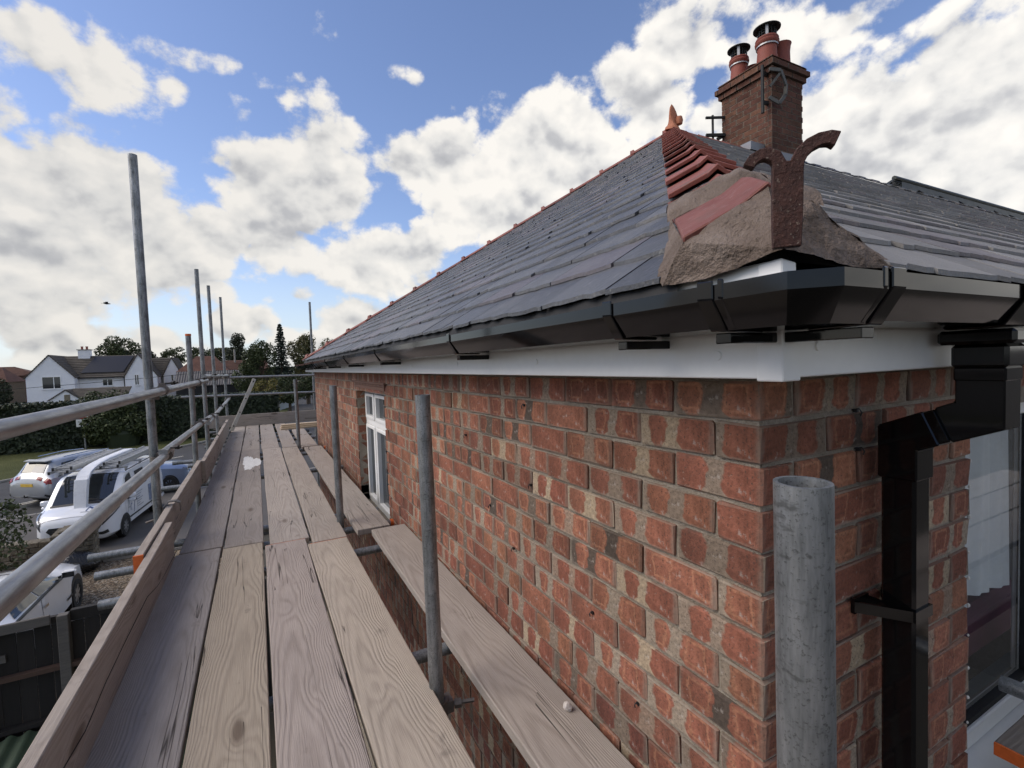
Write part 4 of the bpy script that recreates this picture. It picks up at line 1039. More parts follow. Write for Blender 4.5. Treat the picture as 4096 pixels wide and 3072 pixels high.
# leaning strip with bolt holes
bt = thing('leaning_batten', 'pale narrow batten with bolt holes leaning at the far end of the deck', 'batten')
A_, B_ = Vector((-1.30,9.55,DK+.0)), Vector((-.885,9.62,4.46))
MB().bar(A_, B_, .062, .03, up=(0,1,0)).build('strip', simple('pale_alloy', (.44,.42,.38), .6, metal=.1, scale=12), bt, bevel=.004)
for f in (.10,.36,.62,.95):
    q = A_+(B_-A_)*f; MB().cyl(q+Vector((0,-.034,0)), q+Vector((0,-.026,0)), .011, n=10).build('bolt_hole', M_DARK, bt)
# stacked battens by the wall
M_PINE = simple('fresh_pine', (.47,.36,.24), .75, var=.2, scale=5, stretch=(1,12,12))
k = 0
for i, (lab) in enumerate(('lowest pale batten of the stack at the far end by the wall','middle pale batten of the stack at the far end by the wall','topmost pale batten of the stack at the far end by the wall')):
    m_ = MB().obox((0,0,0), (.62,.10+.03*(i == 0),.026)); m_.obox((.0,.135,0), (.60,.10,.024))
    m_ = MB().obox((0,0,0), (.63,.22-.03*i,.026))
    o = m_.build('batten', M_PINE, None, bevel=.002); o.location = (-.20+.01*i, 9.15+.03*i, DK+.013+.0275*i); o.rotation_euler = (0,0,.05-.03*i)
    tag(o, lab, 'batten', 'stacked battens')
m_ = MB()
bm = bmesh.new(); bmesh.ops.create_icosphere(bm, subdivisions=2, radius=.014)
for v in bm.verts: v.co *= 1+.35*mnoise.noise(v.co*90)
me = bpy.data.meshes.new('pebble'); bm.to_mesh(me); bm.free(); me.materials.append(simple('chalky_stone', (.55,.50,.45), .9))
o = newobj('mortar_lump', me); o.location = (-.055,.62,DK+.008); tag(o, 'small pale lump of mortar on the board by the wall', 'stone')

# ================================================================ GROUND, ROAD
def mk_asphalt(tr, b):
    ob = tr.obj(); a = tr.noise(ob, .35, 5, .6); f = tr.noise(ob, 40, 4, .7); p = tr.noise(ob, 1.6, 5, .65)
    c = tr.ramp(tr.m('ADD', tr.m('MULTIPLY', a, .5), tr.m('MULTIPLY', p, .5)), [(.3, (.040,.040,.042)), (.55, (.060,.060,.062)), (.75, (.085,.083,.082))])
    c = tr.mix(tr.mr(f, .55, .75, 0, .5), c, (.12,.12,.12))
    setp(tr, b, col=c, rough=.86, spec=.3, nrm=tr.bump(f, .4, .01))
M_ASPH = material('asphalt', mk_asphalt)
M_PAVE = simple('old_tarmac_pavement', (.085,.078,.073), .9, var=.3, scale=1.2, fine=30)
M_KERB = simple('concrete_kerb', (.27,.26,.24), .9, var=.25, scale=4)
M_LINE = simple('road_paint', (.56,.53,.45), .8, var=.25, scale=6)
def mk_grass(tr, b):
    ob = tr.obj(); a = tr.noise(ob, .5, 5, .6); f = tr.noise(ob, 22, 4, .7)
    c = tr.ramp(tr.m('ADD', tr.m('MULTIPLY', a, .6), tr.m('MULTIPLY', f, .4)), [(.3, (.045,.052,.018)), (.55, (.082,.090,.034)), (.75, (.13,.125,.055))])
    setp(tr, b, col=c, rough=.95, spec=.15, nrm=tr.bump(f, .9, .06))
M_GRASS = material('verge_grass', mk_grass)
def mk_gravel(tr, b):
    ob = tr.obj(); v = tr.vor(ob, 26, out='Color'); dd_ = tr.vor(ob, 26); a = tr.noise(ob, 1.3, 4, .6)
    k = tr.sep(v)[0]
    c = tr.ramp(k, [(0, (.15,.10,.062)), (.4, (.34,.245,.155)), (.7, (.46,.355,.235)), (1, (.56,.49,.39))])
    c = tr.vm('SCALE', c, sc=tr.mr(dd_, 0, .7, 1.15, .25))
    c = tr.vm('SCALE', c, sc=tr.mr(a, .3, .7, .75, 1.1))
    setp(tr, b, col=c, rough=.9, spec=.3, nrm=tr.bump(tr.m('SUBTRACT', 1., dd_), .9, .03))
M_GRAV = material('gravel', mk_gravel)
M_EARTH = simple('garden_soil', (.055,.048,.036), .95, var=.4, scale=2)
def sheet(name, pts, z, mat, th=.0):
    m_ = MB()
    if th: m_.prism([(x,y,z-th) for x, y in pts], (0,0,th))
    else: m_.add([(x,y,z) for x, y in pts], [tuple(range(len(pts)))])
    return tag(m_.build(name, mat), kind='structure')
sheet('ground', [(-900,-300),(900,-300),(900,1500),(-900,1500)], -.02, M_EARTH)
sheet('road', [(-80,-10),(-30,5),(-9.3,17.7),(-9.3,20.9),(-3.4,22.15),(3.0,24.0),(40,60),(40,110),(-80,110)], -.012, M_ASPH)
sheet('gravel_drive', [(-9,6.9),(-1.2,6.9),(-1.2,14.68),(-4.45,14.74),(-5.6,14.9),(-9,15.2)], -.004, M_GRAV)
sheet('pavement', [(-9.3,15.2),(-5.7,14.95),(-4.45,14.76),(-1.2,14.70),(3.0,14.70),(3.0,23.9),(-3.4,22.05),(-9.3,20.8)], .06, M_PAVE, .07)
kr = thing('kerb', 'pale concrete kerb stones edging the near pavement', 'kerb'); kr['kind'] = 'structure'
def kerb_run(p0, p1, parent, n_, w=.13, h=.075, z=-.01):
    p0 = Vector((*p0,0)); p1 = Vector((*p1,0)); u = (p1-p0).normalized(); s_ = Vector((-u.y,u.x,0))
    for i in range(n_):
        a = p0+(p1-p0)*(i/n_)+u*.006; b_ = p0+(p1-p0)*((i+1)/n_)-u*.006
        MB().prism([a+Vector((0,0,z)), b_+Vector((0,0,z)), b_+s_*w+Vector((0,0,z)), a+s_*w+Vector((0,0,z))], (0,0,h+random.uniform(-.004,.004))).build('kerb_stone', M_KERB, parent, bevel=.012)
kerb_run((-9.3,20.81),(-3.4,22.06),kr,7); kerb_run((-3.4,22.06),(3.,23.9),kr,7); kerb_run((-4.45,14.66),(-1.2,14.60),kr,5,.10,.09)
GV = [(-40,3),(-11.3,29.3),(-10.5,30.4),(-5.5,35.9),(-4.4,37.2),(-1.0,43),(2.0,58.5),(2.4,64),(-40,64)]
sheet('grass_verge', GV, .07, M_GRASS, .1)
kf = thing('kerb', 'far kerb along the grass verge', 'kerb'); kf['kind'] = 'structure'
for a, b_, n_ in (((-18,23.2),(-11.25,29.2),8),((-11.25,29.2),(-5.45,35.8),9),((-5.45,35.8),(-4.35,37.1),2),((-4.35,37.1),(-.95,42.9),7)): kerb_run(a, b_, kf, n_, .14, .10)
def line(x0, y0, x1, y1, w=.09):
    u = Vector((x1-x0,y1-y0)).normalized(); s_ = Vector((-u.y,u.x))*w/2
    o = sheet('road_marking', [(x0+s_.x,y0+s_.y),(x1+s_.x,y1+s_.y),(x1-s_.x,y1-s_.y),(x0-s_.x,y0-s_.y)], -.007, M_LINE)
for d_ in (0,.22): line(-14.5+d_*.7,18.7-d_*.7,-8.0+d_*.7,24.45-d_*.7); line(-4.6+d_*.7,27.5-d_*.7,-3.2+d_*.7,28.7-d_*.7)
line(-5.6,31.2,-4.7,32.0,.1); line(-7.9,28.7,-6.9,29.6,.1)

# ================================================================ FOLIAGE
def leafmat(name, a, b_, c=None):
    def fn(tr, bs):
        r = tr.isl(); ob = tr.obj()
        k = tr.m('ADD', tr.m('MULTIPLY', r, .6), tr.m('MULTIPLY', tr.noise(ob, .8, 3, .6), .5))
        col = tr.ramp(k, [(.15, a), (.55, b_), (.95, c or tuple(x*1.6 for x in b_))])
        setp(tr, bs, col=col, rough=.6, spec=.3)
    return material(name, fn)
def leaves(name, pts, nrm, size, mat, parent, seed=0, asp=.6, jit=.8):
    """one small folded quad per point, turned roughly outward"""
    rg = np.random.RandomState(seed); n_ = len(pts)
    d_ = nrm+rg.normal(0, jit, (n_,3)); d_ /= np.linalg.norm(d_, axis=1)[:,None]+1e-9
    a = rg.normal(0,1,(n_,3)); u = np.cross(d_, a); u /= np.linalg.norm(u, axis=1)[:,None]+1e-9; v = np.cross(d_, u)
    s_ = size*rg.uniform(.6,1.35,(n_,1))
    P = np.stack([pts-u*s_, pts-v*s_*asp, pts+u*s_, pts+v*s_*asp], 1).reshape(-1,3)
    me = bpy.data.meshes.new(name); me.vertices.add(4*n_); me.loops.add(4*n_); me.polygons.add(n_)
    me.vertices.foreach_set('co', P.ravel()); me.loops.foreach_set('vertex_index', np.arange(4*n_)); me.polygons.foreach_set('loop_start', np.arange(0,4*n_,4))
    me.update(); me.validate(); me.materials.append(mat)
    return newobj(name, me, parent)
def fib(n_, rg):
    v = rg.normal(0,1,(n_,3)); return v/np.linalg.norm(v,axis=1)[:,None]
def crown_points(c, rad, n_, seed, lobes=16, low=.0, lobe_r=.42):
    rg = np.random.RandomState(seed); c = np.array(c,float); rad = np.array(rad,float)
    L_ = fib(lobes, rg)*rg.uniform(.45,.72,(lobes,1)); L_[:,2] = np.maximum(L_[:,2], -.55+low)
    lr = rg.uniform(.65,1.2,lobes)*lobe_r
    w = lr**2/np.sum(lr**2); idx = rg.choice(lobes, n_, p=w)
    dirs = fib(n_, rg); rr_ = rg.uniform(.55,1.06,(n_,1))**.6
    q = L_[idx]+dirs*lr[idx][:,None]*rr_
    keep = q[:,2] > -.75+low
    q = q[keep]; return c+q*rad, dirs[keep]
M_BARK = simple('bark', (.075,.058,.042), .95, var=.4, scale=8, bump=.6, bd=.03)
def tree(name, label, x, y, h, rx, ry, crown_h, mat, n_, seed, leaf, group, lobes=16, lobe_r=.42, cat='tree'):
    tr_ = thing(name, label, cat, (x,y,0), 0, group); rr_ = random.Random(seed)
    m_ = MB(); zc_ = h-crown_h*.5; tr0 = max(.12, rx*.07)
    m_.tube([(0,0,-.1),(rr_.uniform(-.1,.1),0,zc_*.5),(rr_.uniform(-.2,.2),rr_.uniform(-.2,.2),zc_)], [tr0*1.3,tr0,tr0*.6], 8)
    for k in range(7):
        a = rr_.uniform(0,6.28); q = Vector((math.cos(a)*rx*.6, math.sin(a)*ry*.6, zc_+rr_.uniform(-.1,.35)*crown_h))
        st = Vector((0,0,zc_*rr_.uniform(.6,.98))); m_.tube([st, st.lerp(q,.5)+Vector((0,0,.1*h*.3)), q], [tr0*.5,tr0*.3,tr0*.1], 6)
    m_.build('trunk', M_BARK, tr_, smooth=60)
    p, d_ = crown_points((0,0,zc_), (rx,ry,crown_h*.5), n_, seed, lobes, lobe_r=lobe_r)
    leaves('crown', p, d_, leaf, mat, tr_, seed)
    return tr_
LG = leafmat('leaf_green', (.020,.030,.012), (.050,.064,.024)); LD = leafmat('leaf_dark', (.011,.017,.010), (.026,.036,.018)); LO = leafmat('leaf_olive', (.030,.036,.013), (.078,.080,.030), (.15,.125,.045)); LB = leafmat('leaf_blue', (.010,.017,.012), (.024,.036,.026)); LY = leafmat('leaf_yellow', (.06,.06,.018), (.15,.13,.035), (.22,.19,.05))
# hedge across the road
def hedge(name, label, x0, x1, y0, y1, h, mat, n_, seed, leaf=.11, under=True):
    t_ = thing(name, label, 'hedge', ((x0+x1)/2,(y0+y1)/2,0)); rg = np.random.RandomState(seed)
    wx, wy = (x1-x0)/2, (y1-y0)/2
    m_ = MB().box(-wx+.15,-wy+.2,0,wx-.15,wy-.2,h-.2); m_.build('stems', LD, t_)
    nf = int(n_*.62); nt = n_-nf
    f = np.stack([rg.uniform(-wx,wx,nf), np.full(nf,-wy)+rg.uniform(-.02,.22,nf), rg.uniform(0,h,nf)],1)
    tp = np.stack([rg.uniform(-wx,wx,nt), rg.uniform(-wy,wy,nt), h-rg.uniform(-.06,.2,nt)],1)
    e = int(n_*.05); en = np.stack([np.full(e,wx)-rg.uniform(0,.2,e), rg.uniform(-wy,wy,e), rg.uniform(0,h,e)],1)
    P = np.concatenate([f,tp,en]); N_ = np.concatenate([np.tile([0,-1,.35],(nf,1)), np.tile([0,-.2,1],(nt,1)), np.tile([1,-.3,.2],(e,1))])
    off = np.array([mnoise.noise(Vector((float(p[0])*.8,float(p[2])*.9,seed)))*.22+mnoise.noise(Vector((float(p[0])*2.6,float(p[2])*2.6,seed)))*.10 for p in P])
    P[:,1] -= off; P[:,2] += off*.5
    leaves('foliage', P, N_, leaf, mat, t_, seed, jit=.6)
    return t_
hedge('hedge', 'long dark clipped hedge across the road on the grass verge', -32, .5, 39.4, 41.2, 3.0, LD, 26000, 11, .12)
tb_ = thing('shrub', 'tall rounded dark shrub bulging in front of the clipped hedge', 'shrub', (-8.7,38.9,0))
p, d_ = crown_points((0,0,1.45), (2.1,1.2,1.6), 11000, 5, 14); leaves('foliage', p, d_, .10, LG, tb_, 5); MB().lathe([(.8,0),(1.0,.9),(.6,1.6),(0,1.9)],12).build('stems', LD, tb_)
# ================================================================ VEHICLES
def crom(p0, p1, p2, p3, t_):
    return .5*((2*p1)+(-p0+p2)*t_+(2*p0-5*p1+4*p2-p3)*t_*t_+(-p0+3*p1-3*p2+p3)*t_**3)
class Car:
    """body as a lofted skin; windows, lamps and print are patches of the same skin"""
    def __init__(s, L_, rows):
        # row: d, zb, w, zmid, wb, zbelt, wt, ztop
        s.st = np.array([[(L_/2-d_, y, z) for y, z in ((0,zb),(w*.88,zb),(w,zb+.10),(w,zm),(wb,zbe),(wt,zt-.05),(wt-.13,zt),(0,zt+.025))] for d_, zb, w, zm, wb, zbe, wt, zt in rows])
        s.n = len(rows)
    def S(s, a, u, side=1):
        a = min(max(a,0),s.n-1-1e-6); u = min(max(u,0),7-1e-6); i = int(a); f = a-i; j = int(u); g_ = u-j
        q = [s.st[min(max(i+k,0),s.n-1)] for k in (-1,0,1,2)]
        P = []
        for k in (j, j+1):
            lin = q[1][k]*(1-f)+q[2][k]*f; cr = crom(q[0][k],q[1][k],q[2][k],q[3][k],f); P.append(lin*.45+cr*.55)
        r_ = P[0]*(1-g_)+P[1]*g_
        return Vector((r_[0], r_[1]*side, r_[2]))
    def body(s, mat, parent, sub=4, usub=2):
        A_ = np.linspace(0, s.n-1, (s.n-1)*sub+1); U_ = np.linspace(0, 7, 7*usub+1)
        m_ = MB(); rings = []
        for a in A_:
            rings.append([s.S(a,u,1) for u in U_]+[s.S(a,u,-1) for u in U_[-2:0:-1]])
        m_.loft(rings, True, True)
        return m_.build('body', mat, parent, smooth=38)
    def patch(s, mb, c, side=1, off=.008, n_=6):
        """c: four (a,u) corners"""
        vs = []; fs = []
        for i in range(n_+1):
            for j in range(n_+1):
                x, y = i/n_, j/n_
                a = c[0][0]*(1-x)*(1-y)+c[1][0]*x*(1-y)+c[2][0]*x*y+c[3][0]*(1-x)*y
                u = c[0][1]*(1-x)*(1-y)+c[1][1]*x*(1-y)+c[2][1]*x*y+c[3][1]*(1-x)*y
                p = s.S(a,u,side); e_ = .02
                n__ = (s.S(a+e_,u,side)-s.S(a-e_,u,side)).cross(s.S(a,u+e_,side)-s.S(a,u-e_,side))
                n__.normalize(); n__ = n__*(-1 if n__.dot(p-Vector((p.x,0,.7))) < 0 else 1)
                vs.append(p+n__*off)
        for i in range(n_):
            for j in range(n_): fs.append((i*(n_+1)+j, (i+1)*(n_+1)+j, (i+1)*(n_+1)+j+1, i*(n_+1)+j+1))
        mb.add(vs, fs)
    def part(s, name, mat, parent, corners, sides=(1,-1), off=.008):
        o = None
        for sd in sides:
            m_ = MB(); s.patch(m_, corners, sd, off); o = m_.build(name, mat, parent, smooth=60)
        return o
M_TYRE = simple('tyre_rubber', (.012,.012,.013), .85, bump=.2)
M_RIM = simple('alloy_rim', (.40,.40,.41), .35, metal=.8)
M_DRIM = simple('dark_rim', (.05,.05,.055), .4, metal=.6)
M_LAMP = simple('lamp_lens', (.16,.17,.19), .12, metal=.4, bump=0, var=.8, scale=14)
M_RED = simple('red_lens', (.22,.008,.010), .15, bump=0)
M_TRIM = simple('black_trim', (.012,.012,.013), .5)
M_CHROME = simple('chrome', (.6,.6,.6), .2, metal=1., bump=0)
def paint(name, col, metal=0., rough=.25):
    return simple(name, col, rough, metal=metal, var=.05, scale=1.5, fine=200, bump=0, coat=.7, rv=.05)
def wheel(parent, x, y, r_, w, rim, spokes=5, side=1):
    t_ = MB(); pr = [(r_*.62,-w/2),(r_*.92,-w/2),(r_,-w/2+.03),(r_,w/2-.03),(r_*.92,w/2),(r_*.62,w/2)]
    vs = []; n_ = 26; fs = []
    for rr_, yy in pr:
        for k in range(n_): a = 2*math.pi*k/n_; vs.append((x+rr_*math.cos(a), y+yy, r_+rr_*math.sin(a)))
    for i in range(len(pr)-1): fs += [(i*n_+k, i*n_+(k+1) % n_, (i+1)*n_+(k+1) % n_, (i+1)*n_+k) for k in range(n_)]
    t_.add(vs, fs); wo_ = t_.build('wheel', M_TYRE, parent, smooth=40)
    m_ = MB(); yo = y+side*(w/2-.012)
    m_.cyl((x,yo-side*.05,r_),(x,yo-side*.03,r_),r_*.63,n=22); m_.build('brake_drum', M_TRIM, wo_)
    m_ = MB(); m_.cyl((x,yo-side*.03,r_),(x,yo,r_),r_*.16,n=12)
    for k in range(spokes):
        a = 2*math.pi*k/spokes+.3; m_.obox((x+math.cos(a)*r_*.36, yo-side*.012, r_+math.sin(a)*r_*.36), (r_*.56, .022, r_*.17), Matrix.Rotation(-a,3,'Y'))
    for k in range(22):
        a0, a1 = 2*math.pi*k/22, 2*math.pi*(k+1)/22
        m_.add([(x+q*math.cos(a), yo, r_+q*math.sin(a)) for a in (a0,a1) for q in (r_*.57,r_*.65)], [(0,1,3,2)])
    m_.build('rim', rim, wo_)
    return wo_
def arch(parent, x, y, r_, side, mat):
    m_ = MB(); pts = [(x+r_*math.cos(a), y, .33+r_*math.sin(a)) for a in np.linspace(R(-25),R(205),22)]
    m_.prism(pts, (0,side*.006,0)); m_.build('wheel_arch', mat, parent)
# ---------------- van
VANL, VANR, VS = Vector((-5.05,18.08,.06)), R(-97), .90
van = thing('delivery_van', 'white panel van with ladders on its roof, parked nose towards the gravel drive', 'van', VANL, VANR); van.scale = (VS,VS,VS)
def vpt(y, x, z): return VANL+Matrix.Rotation(VANR,3,'Z') @ (Vector((y,x,z))*VS)
C_ = Car(4.97, [(0,.34,.55,.50,.54,.62,.50,.72),(.05,.27,.72,.5,.71,.76,.66,.86),(.18,.25,.85,.55,.84,.90,.78,.99),(.42,.24,.94,.6,.93,1.00,.85,1.09),(.70,.24,.98,.6,.97,1.07,.87,1.17),(1.02,.24,.99,.6,.975,1.13,.86,1.46),(1.44,.24,.99,.6,.975,1.16,.84,1.82),(1.70,.24,.99,.6,.975,1.17,.83,1.93),(2.2,.24,.99,.6,.975,1.18,.83,1.97),(3.4,.24,.99,.6,.975,1.18,.84,1.98),(4.7,.28,.98,.6,.965,1.18,.84,1.96),(4.92,.33,.95,.6,.94,1.17,.80,1.92),(4.97,.36,.90,.6,.90,1.16,.76,1.86)])
M_VW = paint('van_white', (.74,.76,.80))
C_.body(M_VW, van)
C_.part('windscreen', M_GLASS, van, [(4.15,6.03),(6.85,6.03),(6.85,7),(4.15,7)])
C_.part('windscreen_edge', M_TRIM, van, [(4.02,5.95),(4.2,5.95),(4.2,7),(4.02,7)], off=.012)
C_.part('side_window', M_GLASS, van, [(5.15,4.12),(7.6,4.12),(7.45,4.86),(6.35,4.80)], off=.01)
C_.part('rear_side_window', M_GLASS, van, [(8.1,4.15),(8.75,4.15),(8.75,4.85),(8.1,4.85)], off=.01)
C_.part('headlight', M_LAMP, van, [(1.2,3.75),(3.7,4.0),(3.4,4.72),(1.6,4.75)], off=.016)
C_.part('headlight_bezel', M_TRIM, van, [(1.0,3.6),(3.9,3.92),(3.7,4.9),(1.4,4.95)], off=.010)
C_.part('fog_insert', M_TRIM, van, [(.35,2.0),(1.9,2.3),(1.7,2.85),(.5,2.75)], off=.012)
gx = 4.97/2
m_ = MB(); m_.prism([(gx+.012,-.50,.74),(gx+.012,.50,.74),(gx+.035,.56,.66),(gx+.03,.40,.50),(gx+.03,-.40,.50),(gx+.035,-.56,.66)], (-.05,0,0)); m_.build('grille', M_TRIM, van)
for k in range(3): MB().box(gx+.03,-.47+.03*k,.545+k*.055,gx+.042,.47-.03*k,.556+k*.055).build('grille_bar', M_CHROME, van)
m_ = MB().box(gx-.0,-.55,.28,gx+.02,.55,.38); m_.build('lower_grille', M_TRIM, van)
MB().cyl((gx+.04,0,.66),(gx+.048,0,.66),.06,n=16).build('badge', M_CHROME, van)
MB().box(gx+.02,-.26,.40,gx+.035,.26,.50).build('number_plate', simple('plate_white', (.72,.72,.70), .5, bump=0), van)
for sd in (1,-1):
    m_ = MB(); C_.patch(m_, [(1.5,5.0),(1.55,5.0),(1.7,7),(1.65,7)], sd, .004, 5); C_.patch(m_, [(1.5,5.05),(4.0,5.05),(4.0,5.12),(1.5,5.12)], sd, .004, 6); m_.build('bonnet_gap', M_TRIM, van)
    m_ = MB(); C_.patch(m_, [(7.25,3.55),(7.6,3.55),(7.6,3.66),(7.25,3.66)], sd, .025, 3); m_.build('door_handle', M_TRIM, van)
    m_ = MB(); C_.patch(m_, [(5.0,4.03),(7.68,4.03),(7.55,4.93),(6.3,4.88)], sd, .005, 5); m_.build('window_surround', M_TRIM, van)
for sd in (1,-1):
    m_ = MB(); m_.obox((gx-1.28, sd*1.10, 1.22), (.10,.22,.16)); m_.obox((gx-1.28, sd*1.10, 1.08), (.10,.18,.10)); m_.build('mirror', M_VW, van, bevel=.03, smooth=40)
    MB().bar((gx-1.28,sd*.96,1.12),(gx-1.28,sd*1.05,1.14),.05,.05).build('mirror_arm', M_TRIM, van)
    arch(van, gx-.98, sd*.985, .40, sd, M_TRIM); arch(van, gx-3.91, sd*.985, .40, sd, M_TRIM)
    wheel(van, gx-.98, sd*.90, .335, .21, M_RIM, 8, sd); wheel(van, gx-3.91, sd*.90, .335, .21, M_RIM, 8, sd)
    for a in (5.1, 7.72, 8.95):
        m_ = MB(); C_.patch(m_, [(a,2.2),(a+.02,2.2),(a+.02,4.05),(a,4.05)], sd, .004, 4); m_.build('door_gap', M_TRIM, van)
    m_ = MB(); C_.patch(m_, [(5.0,2.55),(10.4,2.55),(10.4,2.75),(5.0,2.75)], sd, .012, 8); m_.build('rub_strip', M_TRIM, van)
# wipers, dash clutter behind the glass is hinted by a paper on the cowl
M_BLUE = simple('blue_print', (.03,.07,.20), .5, bump=0); M_GREY = simple('grey_print', (.20,.22,.26), .5, bump=0)
def stroke(a0, u0, a1, u1, w, sd, mat, name='lettering', wu=None):
    m_ = MB(); da_, du = a1-a0, u1-u0; wa = w; wu_ = wu or w*.6
    if abs(du)*1. > abs(da_)*.6: c = [(a0-wa/2,u0),(a0+wa/2,u0),(a1+wa/2,u1),(a1-wa/2,u1)]
    else: c = [(a0,u0-wu_/2),(a1,u1-wu_/2),(a1,u1+wu_/2),(a0,u0+wu_/2)]
    C_.patch(m_, c, sd, .006, 3); m_.build(name, mat, van)
# emblem A P on the door, blue slash and small lines of print behind it
stroke(5.45,3.15,5.75,3.85,.06,1,M_GREY); stroke(6.05,3.15,5.75,3.85,.06,1,M_GREY); stroke(5.55,3.4,5.95,3.4,.05,1,M_GREY,wu=.06)
stroke(6.25,3.15,6.25,3.85,.07,1,M_BLUE); stroke(6.25,3.85,6.6,3.80,.05,1,M_BLUE,wu=.07); stroke(6.6,3.80,6.6,3.52,.06,1,M_BLUE); stroke(6.25,3.48,6.6,3.50,.05,1,M_BLUE,wu=.07)
stroke(7.0,2.9,7.35,3.7,.09,1,M_BLUE)
for k in range(7):
    stroke(7.75,3.9-k*.13,8.35-(k*7 % 3)*.12,3.9-k*.13,.03,1,M_GREY,wu=.045)
C_.part('print_panel', simple('photo_print', (.16,.20,.30), .4, var=1.2, scale=6, fine=20, bump=0), van, [(8.8,2.9),(9.6,2.9),(9.6,3.95),(8.8,3.95)], (1,), .006)
m_ = MB(); C_.patch(m_, [(2.6,6.35),(3.0,6.35),(3.5,6.62),(3.3,6.62)], 1, .006, 3); C_.patch(m_, [(2.6,6.62),(3.5,6.6),(3.5,6.64),(2.6,6.66)], 1, .006, 3); m_.build('bonnet_emblem', M_BLUE, van)
m_ = MB(); C_.patch(m_, [(2.42,6.3),(2.5,6.3),(2.5,6.8),(2.42,6.8)], 1, .006, 3); m_.build('bonnet_lettering', M_GREY, van)
m_ = MB(); C_.patch(m_, [(4.25,6.2),(4.33,6.2),(4.5,6.9),(4.42,6.9)], 1, .02, 4); m_.build('wiper', M_TRIM, van)
MB().cyl((gx-1.62,.86,1.97),(gx-4.7,.86,2.03),.018,n=8).build('rack_rail', M_TRIM, van); MB().cyl((gx-1.62,-.86,1.97),(gx-4.7,-.86,2.03),.018,n=8).build('rack_rail', M_TRIM, van)
for d_ in (1.75,3.0,4.3):
    m_ = MB(); m_.box(gx-d_-.03,-.88,2.045,gx-d_+.03,.88,2.085); m_.box(gx-d_-.03,-.86,1.96,gx-d_+.03,-.80,2.045); m_.box(gx-d_-.03,.80,1.96,gx-d_+.03,.86,2.045); m_.build('roof_bar', M_RIM, van)
M_LAD = simple('ladder_alloy', (.46,.46,.45), .45, metal=.55, scale=20)
def ladder(label, x, y0, y1, z, w=.40):
    ln = y1-y0; t_ = thing('ladder', label, 'ladder', vpt(18.19-y0, x+5.40, z), VANR+R(90), 'ladders on the van roof')
    for sd in (-1,1): MB().box(sd*w/2-.014,0,0,sd*w/2+.014,ln,.075).build('stile', M_LAD, t_, bevel=.004)
    k = .18
    while k < ln-.05: MB().cyl((-w/2+.012,k,.037),(w/2-.012,k,.037),.016,n=8).build('rung', M_LAD, t_); k += .25
    for sd in (-1,1): MB().box(sd*w/2-.02,-.02,-.004,sd*w/2+.02,.03,.08).build('end_cap', M_TRIM, t_)
ladder('upper aluminium ladder on the left of the van roof', -5.93, 16.75, 20.2, 2.235); ladder('lower aluminium ladder on the left of the van roof', -5.97, 16.6, 20.3, 2.148)
ladder('upper aluminium ladder on the right of the van roof', -4.80, 17.05, 20.3, 2.235,.36); ladder('lower aluminium ladder on the right of the van roof', -4.82, 16.9, 20.4, 2.148,.40)
m_ = MB(); rings = []
pth = [(20.2,2.26,.30),(19.2,2.27,.30),(18.2,2.25,.31),(17.4,2.22,.31),(17.0,2.18,.32),(16.75,2.09,.33),(16.55,1.98,.33),(16.44,1.88,.33)]
for i, (y, z, w) in enumerate(pth):
    dx = .02*math.sin(i*2.1); rings.append([(-w/2+dx,y,z-.04),(w/2+dx,y,z-.04),(w/2+dx,y,z+.05),(w/2-.06+dx,y,z+.06+.01*math.sin(i)),(-w/2+.06+dx,y,z+.055),(-w/2+dx,y,z+.05)])
m_.loft(rings)
m_.loft([[(-.165,16.56,1.96),(.165,16.56,1.96),(.165,16.40,1.955),(-.165,16.40,1.955)],[(-.16,16.46,1.6),(.16,16.46,1.6),(.16,16.30,1.6),(-.16,16.30,1.6)],[(-.15,16.36,1.10),(.15,16.36,1.10),(.15,16.20,1.08),(-.15,16.20,1.08)]])
o = m_.build('wrapped_length', simple('white_wrap', (.70,.72,.76), .6, var=.12, scale=9, bump=.6, bd=.02), None, bevel=.012); o.matrix_world = Matrix.Translation(VANL) @ Matrix.Rotation(VANR+R(90),4,'Z') @ Matrix.Scale(VS,4) @ Matrix.Translation((.04,-18.185,0))
tag(o, 'long white wrapped length on the van roof bent down over the windscreen', 'sheeting')
